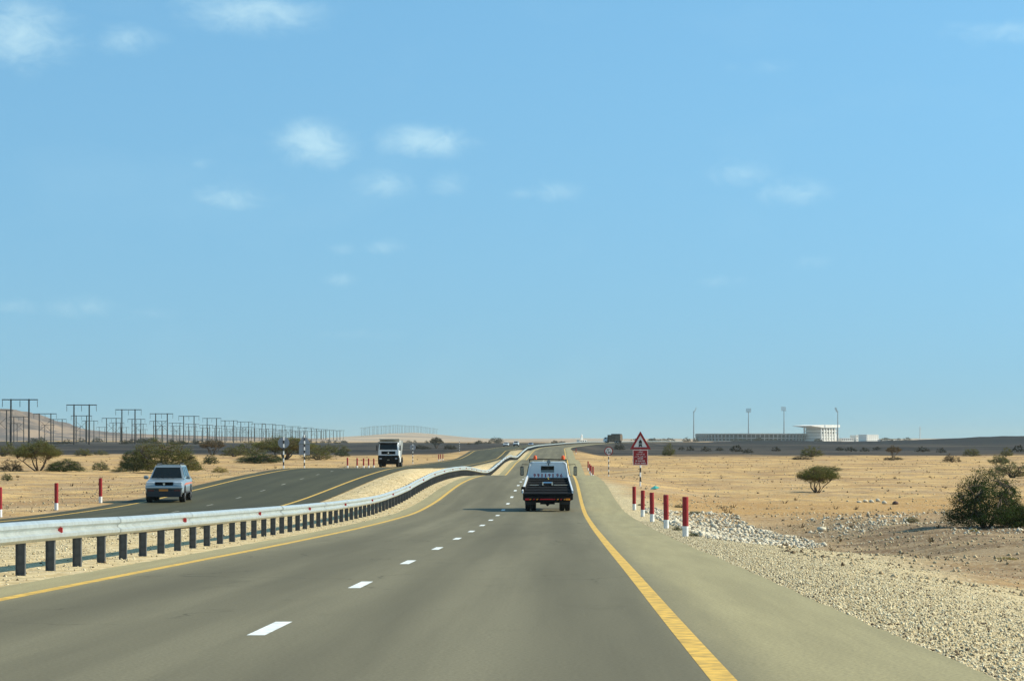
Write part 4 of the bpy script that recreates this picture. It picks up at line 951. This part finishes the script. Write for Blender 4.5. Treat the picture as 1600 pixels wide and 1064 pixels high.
def bush_meshes(kind, res, var, leafkind):
    k = (kind, res, var, leafkind)
    if k not in BUSH:
        k0 = (kind, res, var)
        if k0 not in BUSH:
            cl, per, lf = {'hi': (430, 72, .0095), 'mid': (150, 46, .016), 'lo': (60, 22, .036)}[res]
            BUSH[k0] = gen_bush(var*13+len(kind)+{'hi': 0, 'mid': 100, 'lo': 200}[res], kind, cl, per, lf)
        tm, V, Fc = BUSH[k0]; BUSH[k] = (tm, npmesh('crown', V, Fc, LEAF[leafkind]))
    return BUSH[k]
def bush(px, py, wpx, hpx, kind, res, leafk, label, group, var=None, d=None, name='acacia_bush'):
    if d is None: d = hit(px, py)
    x = at(px, d); var = random.randrange(4) if var is None else var
    tm, cm = bush_meshes(kind, res, var, leafk)
    t = thing(name, label, 'tree' if 'tree' in name else 'bush', (x, d, gz(x, d)-.02), random.uniform(0, 6.28), group, (wpx*d/F*1.04, wpx*d/F*1.04, hpx*d/F))
    link('trunk', tm, t); link('crown', cm, t); return t
GB = 'desert bushes and acacias'
bush(1542, 823, 140, 96, 'dome', 'hi', 'green', 'large dark green acacia bush at the right picture edge on pale stones', GB, 0)
bush(1590, 824, 60, 44, 'dome', 'hi', 'green', 'low green bush cut by the right edge, beside the large dark green one', GB, 1)
bush(1277, 770, 68, 42, 'umbrella', 'hi', 'olive', 'solitary spreading acacia with bare stems in the middle of the right field', GB, 1, name='acacia_tree')
bush(1582, 746, 62, 32, 'dome', 'mid', 'pale', 'pale grey green bush behind the large bush at the right edge', GB, 2)
bush(1560, 735, 34, 24, 'umbrella', 'mid', 'pale', 'thin pale bush at upper left of the pale bush by the right edge', GB, 1)
bush(1487, 722, 27, 14, 'dome', 'mid', 'brown', 'dry brown bush on the right plain left of the olive one', GB, 1)
bush(1519, 713, 27, 15, 'dome', 'mid', 'olive', 'olive bush on the edge of the dark plain above the large right bush', GB, 0)
bush(1572, 713, 22, 16, 'dome', 'mid', 'olive', 'small olive bush near right edge at the border of the dark plain', GB, 3)
bush(1396, 714, 28, 18, 'umbrella', 'mid', 'brown', 'reddish brown acacia under the pale building on the right', GB, 2, name='acacia_tree')
bush(1395, 719, 32, 7, 'dome', 'mid', 'dark', 'flat dark bush at the foot of the reddish brown acacia', GB, 2)
bush(1268, 714, 40, 20, 'dome', 'mid', 'olive', 'green bush below the white grandstand at the border of the dark plain', GB, 2)
bush(1253, 718, 32, 7, 'dome', 'mid', 'dark', 'flat dark shrub just below the green bush under the grandstand', GB, 3)
bush(1046, 712, 24, 22, 'dome', 'mid', 'olive', 'tall olive bush right of the red warning triangle', GB, 3)
bush(968, 703, 18, 11, 'dome', 'mid', 'dark', 'dark bush between the round speed sign and the distant lorry', GB, 0)
bush(1292, 736, 60, 9, 'dome', 'mid', 'pale', 'low grey green scrub above the solitary spreading acacia', GB, 0)
bush(1424, 816, 28, 10, 'dome', 'mid', 'pale', 'small pale green scrub on the stones left of the large right bush', GB, 1)
for i, (px, py, w, h) in enumerate(((1078, 704, 14, 8), (1103, 705, 16, 9), (1150, 706, 22, 12), (1168, 708, 18, 8), (1212, 705, 16, 8), (1330, 705, 20, 8), (1352, 706, 16, 7), (1442, 706, 22, 9), (1470, 707, 18, 8), (1312, 704, 16, 7), (1590, 706, 22, 12), (1125, 704, 14, 6), (1065, 703, 12, 6), (1370, 703, 14, 6))):
    bush(px, py, w, h, 'dome', 'lo', 'dark', 'small dark scrub bush on the dark gravel plain at right', 'scrub on the right dark plain', i % 4)
# left of the oncoming carriageway
bush(256, 738, 118, 55, 'dome', 'hi', 'olive', 'largest olive brown bush, directly behind the silver car', GB, 2)
bush(212, 735, 56, 34, 'dome', 'hi', 'green', 'green bush joined to the left flank of the largest bush', GB, 3)
bush(300, 735, 34, 22, 'dome', 'mid', 'green', 'small green bush at the right flank of the largest bush behind the car', GB, 1)
bush(60, 736, 76, 47, 'umbrella', 'hi', 'olive', 'flat topped acacia with bare pale stems near the left edge', GB, 0, name='acacia_tree')
bush(98, 737, 66, 21, 'dome', 'hi', 'green', 'long low green bush right of the flat topped acacia', GB, 0)
bush(18, 736, 36, 21, 'dome', 'mid', 'brown', 'brownish bush left of the flat topped acacia', GB, 3)
bush(158, 735, 32, 16, 'dome', 'mid', 'pale', 'small pale green bush between the low green bush and the largest bush', GB, 0)
bush(186, 737, 26, 8, 'dome', 'mid', 'pale', 'very low pale scrub just left of the largest bush', GB, 3)
bush(12, 752, 22, 14, 'dome', 'mid', 'pale', 'thin grey scrub above the flood post at the left edge', GB, 2)
bush(6, 713, 44, 24, 'dome', 'mid', 'olive', 'olive bush cut by the left edge behind the acacia', GB, 1)
bush(132, 712, 34, 14, 'dome', 'mid', 'olive', 'small olive bush on sand under the second tall pylon', GB, 2)
bush(158, 711, 26, 9, 'dome', 'mid', 'pale', 'low bush right of the small olive bush under the second tall pylon', GB, 1)
bush(332, 711, 46, 24, 'umbrella', 'mid', 'brown', 'reddish brown acacia right of the largest bush', GB, 3, name='acacia_tree')
bush(327, 725, 30, 18, 'dome', 'mid', 'green', 'dark green round bush below the reddish brown acacia', GB, 2)
bush(402, 723, 84, 17, 'dome', 'hi', 'green', 'long low green bush left of the round sign back', GB, 1)
bush(445, 718, 100, 35, 'umbrella', 'hi', 'olive', 'wide olive acacia behind the two grey sign backs', GB, 3, name='acacia_tree')
bush(392, 711, 62, 24, 'dome', 'mid', 'olive', 'olive bush at the left behind the long low green bush', GB, 3)
bush(497, 719, 54, 21, 'dome', 'mid', 'olive', 'olive bush right of the square sign back', GB, 0)
bush(505, 708, 50, 16, 'dome', 'mid', 'olive', 'far olive bush behind the one right of the square sign back', GB, 2)
bush(535, 713, 28, 11, 'dome', 'mid', 'green', 'dark green low bush above the five red posts', GB, 1)
bush(366, 713, 46, 18, 'dome', 'mid', 'olive', 'olive bush between the reddish acacia and the long low green bush', GB, 0)
bush(470, 709, 62, 25, 'dome', 'mid', 'olive', 'full olive bush behind and between the two grey sign backs', GB, 1)
bush(430, 706, 56, 20, 'dome', 'mid', 'olive', 'rear olive bush up left of the round sign back', GB, 2)
bush(525, 706, 44, 13, 'dome', 'mid', 'olive', 'low far olive bush above the dark green low bush', GB, 3)
bush(40, 714, 46, 20, 'dome', 'mid', 'olive', 'olive bush behind the flat topped acacia near the left edge', GB, 2)
bush(345, 738, 30, 10, 'dome', 'mid', 'yellow', 'yellow dry scrub beside the road right of the silver car', GB, 1)
bush(682, 701, 24, 18, 'umbrella', 'mid', 'dark', 'dark flat topped acacia above the three distant red posts', GB, 0, name='acacia_tree')
bush(622, 697, 18, 9, 'umbrella', 'mid', 'dark', 'dark umbrella acacia just right of the oncoming dump truck', GB, 1, name='acacia_tree')
bush(660, 702, 34, 7, 'dome', 'mid', 'dark', 'flat dark scrub left of the dark flat topped acacia', GB, 1)
bush(704, 702, 22, 9, 'dome', 'mid', 'dark', 'dark bush between the dark acacia and the distant striped pole', GB, 2)
bush(866, 693, 14, 6, 'dome', 'mid', 'dark', 'dark bush on the skyline just above the tow truck', GB, 3)
bush(776, 691, 24, 9, 'dome', 'mid', 'dark', 'dark tree clump on the skyline above the distant cars', GB, 0)
for i in range(34):
    d = random.uniform(1150, 2100); px = random.uniform(2, 340)
    bush(px, 0, random.uniform(10, 24), random.uniform(5, 9), 'dome', 'lo', 'dark', 'dark scrub on the plain below the power lines at left', 'scrub below the power lines', i % 4, d)
for i in range(26):
    d = random.uniform(1200, 2600); px = random.uniform(480, 880)
    bush(px, 0, random.uniform(6, 13), random.uniform(3, 6), 'dome', 'lo', 'dark', 'far dark scrub on the plain left of the vanishing road', 'far scrub left of the road', i % 4, d)
for i in range(30):
    d = random.uniform(2500, 3400); px = random.uniform(985, 1090) if i < 9 else random.uniform(1090, 1330) if i < 22 else random.uniform(1372, 1425)
    bush(px, 0, random.uniform(10, 20), random.uniform(5, 8), 'dome', 'lo', 'dark', 'hazy green tree in the belt around the stadium', 'trees around the stadium', i % 4, d, 'far_tree')
GT = 'small plants at the road edge'
for i, (px, py, w, h, k, lab) in enumerate(((1088, 838, 26, 9, 'green', 'dark green tuft at the foot of the nearest flood post'), (1057, 829, 16, 9, 'green', 'bright green tuft between first and second flood posts'),
        (1003, 790, 14, 5, 'green', 'green tuft between fourth and fifth flood posts'), (1062, 793, 20, 6, 'green', 'green tuft at the far edge of the riprap'), (1085, 803, 24, 6, 'pale', 'olive tuft at upper right of the riprap'),
        (1152, 843, 14, 4, 'green', 'tiny green tuft at the near end of the riprap'), (1523, 831, 16, 7, 'yellow', 'yellow tuft in front of the large dark green bush'), (1570, 873, 40, 5, 'yellow', 'flat yellow scrub in front of the bush at the right edge'),
        (347, 838, 10, 6, 'green', 'green tuft under the guardrail by the dark posts'), (318, 826, 12, 6, 'green', 'small green plant seen between guardrail posts'))):
    bush(px, py, w, h, 'dome', 'mid', k, lab, GT, i % 4, name='plant')

def tufts(name, label, X, Y, h, leafk, blades=11):
    n = len(X); Z = ground(X, Y); N = n*blades; C = np.repeat(np.stack([X, Y, Z], -1), blades, 0); H = np.repeat(h, blades)
    a = rng.uniform(0, 6.28, N); lean = rng.uniform(.2, 1.0, N)*H; r0 = rng.uniform(0, .35, N)*H
    B = C+np.stack([np.cos(a)*r0, np.sin(a)*r0, -.01*np.ones(N)], -1); T = B+np.stack([np.cos(a)*lean, np.sin(a)*lean, H*rng.uniform(.5, 1, N)], -1)
    W = np.stack([-np.sin(a), np.cos(a), np.zeros(N)], -1)*(H*.10)[:, None]
    V = np.stack([B-W, B+W, T], 1).reshape(-1, 3); o = link(name, npmesh(name, V, np.arange(3*N).reshape(-1, 3), LEAF[leafk])); o['kind'] = 'stuff'; tag(o, label, 'dry grass')
n = 900; Yv = 60+(560-60)*rng.random(n)**1.1; uv_ = 6+rng.random(n)*(30+.2*Yv); keep = lumps(uv_, Yv, 40, 5, 8) > -.3
tufts('dry_tufts', 'tiny dry tufts scattered over the sandy right field', xr(Yv[keep])+uv_[keep], Yv[keep], rng.uniform(.08, .30, keep.sum()), 'brown')
n = 700; Yv = 95+(560-95)*rng.random(n); uv_ = -25-rng.random(n)*(20+.22*Yv); keep = lumps(uv_, Yv, 40, 5, 8) > -.3
tufts('dry_tufts', 'tiny dry tufts scattered over the sand left of the oncoming carriageway', xr(Yv[keep])+uv_[keep], Yv[keep], rng.uniform(.08, .32, keep.sum()), 'brown')

# ------------------------------------------------------------------ power lines
wood = mat('dark_pole_timber', (.020, .017, .016), .85, var=.3, scale=2); insul = mat('insulator_glass', (.10, .12, .13), .4)
pm = MB(); pm.tube([(-3.6, 0, -1), (-3.6, 0, 19.3)], [.40, .30], 8); pole_a = pm.mesh('pole', wood)
pm = MB(); pm.tube([(3.6, 0, -1), (3.6, 0, 19.3)], [.40, .30], 8); pole_b = pm.mesh('pole', wood)
pm = MB(); pm.box(-7.2, 7.2, -.2, .2, 18.8, 19.2); arm_me = pm.mesh('crossarm', wood)
pm = MB(); pm.tube([(-3.5, .2, 8.5), (3.5, .2, 15.0)], .10, 6); pm.tube([(3.5, -.2, 8.5), (-3.5, -.2, 15.0)], .10, 6); brace_me = pm.mesh('cross_brace', wood)
ins_me = []
for x in (-7.0, 0, 7.0):
    pm = MB(); pm.tube([(x, 0, 18.95), (x, 0, 18.6)]+[(x, 0, 18.6-.16*k) for k in range(1, 17)], [.04, .04]+[.17 if k % 2 else .09 for k in range(1, 17)], 6); ins_me.append(pm.mesh('insulator', insul))
def pylon(x, y, rz, label, group, s=1.0, brace=False):
    t = thing('power_pylon', label, 'pylon', (x, y, gz(x, y)-.1), rz, group, s)
    link('pole', pole_a, t); link('pole', pole_b, t); link('crossarm', arm_me, t)
    for m_ in ins_me: link('insulator', m_, t)
    if brace: link('cross_brace', brace_me, t)
    return t
ordn = ['leftmost', 'second', 'third', 'fourth', 'fifth', 'sixth', 'seventh', 'eighth']
GP = 'twin-pole power pylons'
k = 0; y = 928.0
while y < 4700:
    x = -162-.039*y
    pylon(x, y, .04, (ordn[k]+(' and tallest' if k == 0 else '')+' of the tall dark twin-pole pylons in the front line, from left') if k < 8 else 'small dark twin-pole pylon far along the front power line', GP if k < 8 else 'far pylons of the front line', 1.0, k % 4 == 3); y += 168+8*math.sin(k*2.1); k += 1
k = 0; y = 1190.0
while y < 5200:
    pylon(-218-.039*y, y, .04, (ordn[k]+' pylon with X bracing in the second power line behind, counted from the left') if k < 5 else 'small twin-pole pylon in the second power line behind', GP if k < 5 else 'far pylons of the second line', .93, k % 2 == 0 or k < 5); y += 142; k += 1
k = 0; y = 1500.0
while y < 5200:
    pylon(-330-.036*y, y, .05, 'thin distant pylon in the rearmost power line at left', 'pylons of the rearmost line', .78, k % 3 == 0); y += 165; k += 1
k = 0; y = 1330.0
while y < 5000:
    pylon(-262-.038*y, y, .04, 'thin twin-pole pylon in the third power line, between the second and rearmost', 'pylons of the third line', .88, k % 3 == 1); y += 158; k += 1
for k in range(26):
    y = 5900+(k//2)*100+(k % 2)*60; x = at(566+k*4.6, y)
    pylon(x, y, 1.05+.25*math.sin(k*1.7), 'hazy blue pylon standing on the far rise at the end of the lines', 'hazy pylons on the far rise', 1.15, False)

# ------------------------------------------------------------------ stadium, masts, far buildings
conc = mat('stadium_concrete', (.42, .43, .43), .85, var=.2, scale=.2); white_wall = mat('white_render', (.80, .78, .72), .8, var=.08, scale=.1)
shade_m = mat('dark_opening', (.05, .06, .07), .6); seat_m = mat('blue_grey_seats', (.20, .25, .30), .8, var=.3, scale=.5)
def stadium():
    d = 3340; cx = at(1180, d); g0 = gz(cx, d-70); t = thing('stadium', 'long grey stadium bowl with ribbed facade on the right horizon', 'stadium', (cx, d, g0))
    a, b = 87.0, 68.0; N = 84; H = 12.0
    def ell(f, k, z): w = 2*math.pi*k/N; return (a*f*math.cos(w), b*f*math.sin(w), z)
    def band(mb, f0, z0, f1, z1_):
        vs = [ell(f0, k, z0) for k in range(N)]+[ell(f1, k, z1_) for k in range(N)]
        mb.add(vs, [(k, (k+1) % N, N+(k+1) % N, N+k) for k in range(N)])
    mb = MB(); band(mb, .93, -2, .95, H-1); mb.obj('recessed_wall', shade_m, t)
    mb = MB(); band(mb, .985, H-1.6, 1.0, H); band(mb, 1.0, H, .965, H); band(mb, .965, H, .94, H-1.6); band(mb, .94, H-1.6, .985, H-1.6); mb.obj('rim', conc, t)
    for zz, f in ((5.0, .968), (0.6, .955)):
        mb = MB(); band(mb, f, zz, f, zz+.9); band(mb, f, zz+.9, f-.03, zz+.9); band(mb, f-.03, zz+.9, f-.03, zz); band(mb, f-.03, zz, f, zz); mb.obj('ring_beam', conc, t)
    mb = MB(); band(mb, .94, H-.4, .55, 1.5); mb.obj('seating', seat_m, t)
    cm = MB(); cm.add([(-.35, -.5, -2), (.35, -.5, -2), (.35, .5, -2), (-.35, .5, -2), (-.35, -3.2, H-1.65), (.35, -3.2, H-1.65), (.35, .2, H-1.65), (-.35, .2, H-1.65)], [(0, 3, 2, 1), (4, 5, 6, 7), (0, 1, 5, 4), (1, 2, 6, 5), (2, 3, 7, 6), (3, 0, 4, 7)])
    cme = cm.mesh('column', conc)
    for k in range(0, N):
        w = 2*math.pi*k/N
        if math.sin(w) > .25: continue
        p = ell(.965, k, 0); o = link('column', cme, t); o.location = p; nx, ny = math.cos(w)/a, math.sin(w)/b; o.rotation_euler = (0, 0, math.atan2(ny, nx)+math.pi/2)
    # main stand
    gx = at(1281, d-30); s = thing('grandstand', 'white main stand with a flat overhanging roof at the right end of the stadium', 'grandstand', (gx, d-40, gz(gx, d-40)), R(38))
    W, D = 17.0, 17.0; fl = [(-2, 3.2), (4.4, 7.4), (9.0, 10.4), (14.0, 15.4)]
    for z0, z1_ in fl:
        mb = MB(); mb.box(-W, W, -D, D, z0, z1_); mb.obj('floor_slab', white_wall, s)
    mb = MB(); mb.box(-W+2, W-2, -D+2, D-2, -2, 19.3); mb.obj('core', mat('pale_core_wall', (.55, .53, .48), .85), s)
    for xx in np.linspace(-W+.8, W-.8, 7):
        for yy in (-D-.01, D+.01):
            mb = MB(); mb.box(xx-.9, xx+.9, yy-.6, yy+.6, -2, 19.4); mb.obj('pillar', white_wall, s)
    for yy in np.linspace(-D+6, D-6, 4):
        mb = MB(); mb.box(W-.6, W+.61, yy-.9, yy+.9, -2, 19.4); mb.obj('pillar', white_wall, s)
    for xx in (-13, -1.5, 11):
        for zz in (3.3, 10.5, 15.5):
            mb = MB(); mb.box(xx-2, xx+2, -D+1.9, -D+1.98, zz, zz+2.4 if zz > 4 else zz+1); mb.obj('opening', shade_m, s)
    mb = MB(); mb.prism([(-W-20, 21.6), (-W-20, 22.2), (-W+2, 23.6), (W+2, 23.6), (W+2, 20.0), (-W+4, 19.4)], 'y', -D-2.5, D+2.5); mb.obj('roof', white_wall, s)
    mb = MB(); mb.box(W+.7, W+7, -12, 4, -2, 9.0); mb.obj('annex', white_wall, s)
stadium()
steel = mat('mast_steel', (.22, .24, .26), .6, .3); lampm = mat('lamp_bank', (.30, .32, .34), .4)
def mast(px, d, top_y, rz, label):
    x = at(px, d); g0 = gz(x, d); H = HC+(HZ-top_y)/F*d-g0
    t = thing('floodlight_mast', label, 'floodlight', (x, d, g0), rz, 'stadium floodlight masts')
    mb = MB(); mb.tube([(0, 0, -1), (0, 0, H*.5), (0, 0, H-5)], [.95, .70, .45], 10); mb.tube([(0, 0, H-6), (0, 0, H-5.2)], 1.1, 10); mb.obj('mast', steel, t, True)
    def P(u_, v_, w_): return (u_, -1.0-v_*.42+w_, H-6+v_)
    mb = MB()
    for u_ in (-3.4, 0, 3.4): mb.tube([P(u_, 0, 0), P(u_, 6.2, 0)], .14, 6)
    for v_ in (0, 1.5, 3, 4.5, 6.0): mb.tube([P(-3.6, v_, 0), P(3.6, v_, 0)], .12, 6)
    mb.tube([(0, 0, H-6), P(0, 2.5, 0)], .2, 6); fr = mb.obj('head_frame', steel, t)
    for v_ in (.7, 2.2, 3.7, 5.2):
        for u_ in (-2.7, -1.35, 0, 1.35, 2.7):
            mb = MB(); c = P(u_, v_, -.1); mb.bbox(c[0]-.42, c[0]+.42, c[1]-.2, c[1]+.2, c[2]-.42, c[2]+.42, .08); mb.obj('lamp', lampm, fr)
mast(1084, 3300, 637, R(80), 'leftmost floodlight mast at the end of the stadium bowl')
mast(1169.5, 3420, 638, R(170), 'second floodlight mast from left, above the middle of the bowl')
mast(1225, 3400, 635.5, R(190), 'third floodlight mast from left, just left of the white grandstand')
mast(1309, 3280, 637, R(-78), 'rightmost floodlight mast beside the white grandstand')
def block(name, label, px, d, w, dp, h, rz, rows, cols, par=None):
    x = at(px, d); t = thing(name, label, 'building', (x, d, gz(x, d)), rz)
    mb = MB(); mb.box(-w/2, w/2, -dp/2, dp/2, -2, h); mb.obj('wall', white_wall, t)
    mb = MB(); mb.box(-w/2-.3, w/2+.3, -dp/2-.3, dp/2+.3, h+.002, h+.8); mb.obj('parapet', white_wall, t)
    for r_ in range(rows):
        for c in range(cols):
            xx = -w/2+(c+.5)*w/cols; zz = (r_+.45)*h/rows
            mb = MB(); mb.box(xx-.8, xx+.8, -dp/2-.06, -dp/2+.2, zz, zz+1.6); mb.obj('window', shade_m, t)
    return t, x, d
block('house', 'cream block with a lit end wall right of the stadium', 1357, 3250, 24, 16, 9.0, R(38), 3, 6)
block('house', 'lower grey extension left of the cream block', 1340, 3300, 16, 14, 8.0, R(30), 2, 5)
block('house', 'low white building between the grandstand and the cream block', 1322, 3290, 20, 10, 4.0, R(20), 1, 6)
block('house', 'long low white building at the foot of the trees right of the cream block', 1388, 3050, 30, 8, 3.0, R(35), 1, 7)
t, x, d = block('white_mosque', 'small white domed building with a tower on the skyline above the road', 909, 2700, 9, 8, 2.6, R(25), 1, 3)
mb = MB(); mb.box(-1.0, 1.0, -.9, .9, 3.4, 8.2); tw = mb.obj('tower', white_wall, t)
mb = MB(); mb.tube([(0, 0, 8.2), (0, 0, 8.9), (0, 0, 9.6), (0, 0, 10.4)], [.95, .85, .5, .05], 12); mb.obj('cap', white_wall, tw, True)
x = at(1437.5, 2800); t = thing('radio_mast', 'thin pale radio mast alone on the right skyline', 'mast', (x, 2800, gz(x, 2800)))
mb = MB(); mb.tube([(0, 0, -1), (0, 0, 19)], [.55, .35], 8); mb.obj('pole', mat('pale_mast', (.60, .57, .54), .6), t)
mb = MB(); mb.box(-.9, .9, -.12, .12, 15.5, 16.1); mb.box(-.6, .6, -.12, .12, 17.6, 18.0); mb.obj('antenna', mat('pale_mast'), t)

# scrap of teal litter by the sign
x = at(1012, 146); o = MB(); o.add([(-.28, -.1, .0), (.05, -.16, .03), (.3, -.05, .10), (.24, .14, .05), (-.05, .1, .16), (-.26, .12, .04), (0, 0, .22), (.02, .0, -.02)], [(0, 1, 6), (1, 2, 6), (2, 3, 6), (3, 4, 6), (4, 5, 6), (5, 0, 6), (1, 0, 7), (2, 1, 7), (3, 2, 7), (4, 3, 7), (5, 4, 7), (0, 5, 7)])
lt = o.obj('litter', mat('teal_plastic', (.10, .52, .42), .4)); lt.location = (x+.15, 141, gz(x+.15, 141)+.02); tag(lt, 'crumpled teal plastic scrap on the sand right of the sign pole', 'litter')

# ------------------------------------------------------------------ far hill at left
def hill():
    m, n, b = rawmat('rocky_hill'); geo = n.n.new('ShaderNodeNewGeometry'); P = geo.outputs['Position']
    col = n.mix(n.step(n.noise(P, .012, 6, .6), .38, .62), (.085, .062, .052), (.30, .20, .125))
    col = n.mix(n.step(n.noise(P, .03, 6, .65, (1, .3, 1.5)), .50, .60), col, (.12, .085, .07))
    n.l.new(col, b.inputs['Base Color']); b.inputs['Roughness'].default_value = .95
    px = [-1300, -600, -250, -90, 0, 30, 50, 70, 100, 115, 150, 200, 330, 470, 620]
    py = [690, 660, 645, 637, 637, 640, 645, 653, 660, 668, 673, 677, 681, 684, 694]
    D0 = 3700; xs = np.arange(at(-1300, D0), at(620, D0), 9.0); ys = np.arange(3120, 4300, 12.0)
    Xg, Yg = np.meshgrid(xs, ys); top = HC+(HZ-np.interp(Xg/D0*F+800, px, py))/F*D0
    base = nat(Xg, Yg)-2.5; env = np.where(Yg < D0, ss(Yg, 3130, D0), 1-ss(Yg, D0, 4290))
    rid = 1-np.abs(lumps(Xg*1.0, Yg*.45, 170, 7, 4))
    k = env**1.15*(.95+.30*(rid-.75)*np.sin(np.clip(env, 0, 1)*math.pi)+.05*lumps(Xg, Yg, 45, 6, 11))
    Z = base+np.maximum(top-base, 0)*np.clip(k, 0, 1.04)
    nx, ny = len(xs), len(ys); i = np.arange((nx-1)*(ny-1)); r_, c = i//(nx-1), i % (nx-1); a = r_*nx+c
    o = link('hill', npmesh('hill', np.stack([Xg, Yg, Z], -1).reshape(-1, 3), np.stack([a, a+1, a+nx+1, a+nx], -1), m, True)); o['kind'] = 'structure'
hill()

# ------------------------------------------------------------------ haze: one closed box of thin air round everything
mb = MB(); mb.box(-11800, 12200, -400, 12700, -7, 78); hz_m = bpy.data.materials.new('thin_haze'); hz_m.use_nodes = True; nt = hz_m.node_tree
nt.nodes.remove(nt.nodes['Principled BSDF']); pv = nt.nodes.new('ShaderNodeVolumePrincipled')
pv.inputs['Color'].default_value = (.78, .84, .76, 1); pv.inputs['Density'].default_value = 5.2e-5; pv.inputs['Anisotropy'].default_value = .1
nt.links.new(pv.outputs[0], nt.nodes['Material Output'].inputs['Volume'])
hz = mb.obj('haze', hz_m); hz['kind'] = 'stuff'; hz['label'] = 'thin bluish haze over the far plain'; hz['category'] = 'haze'
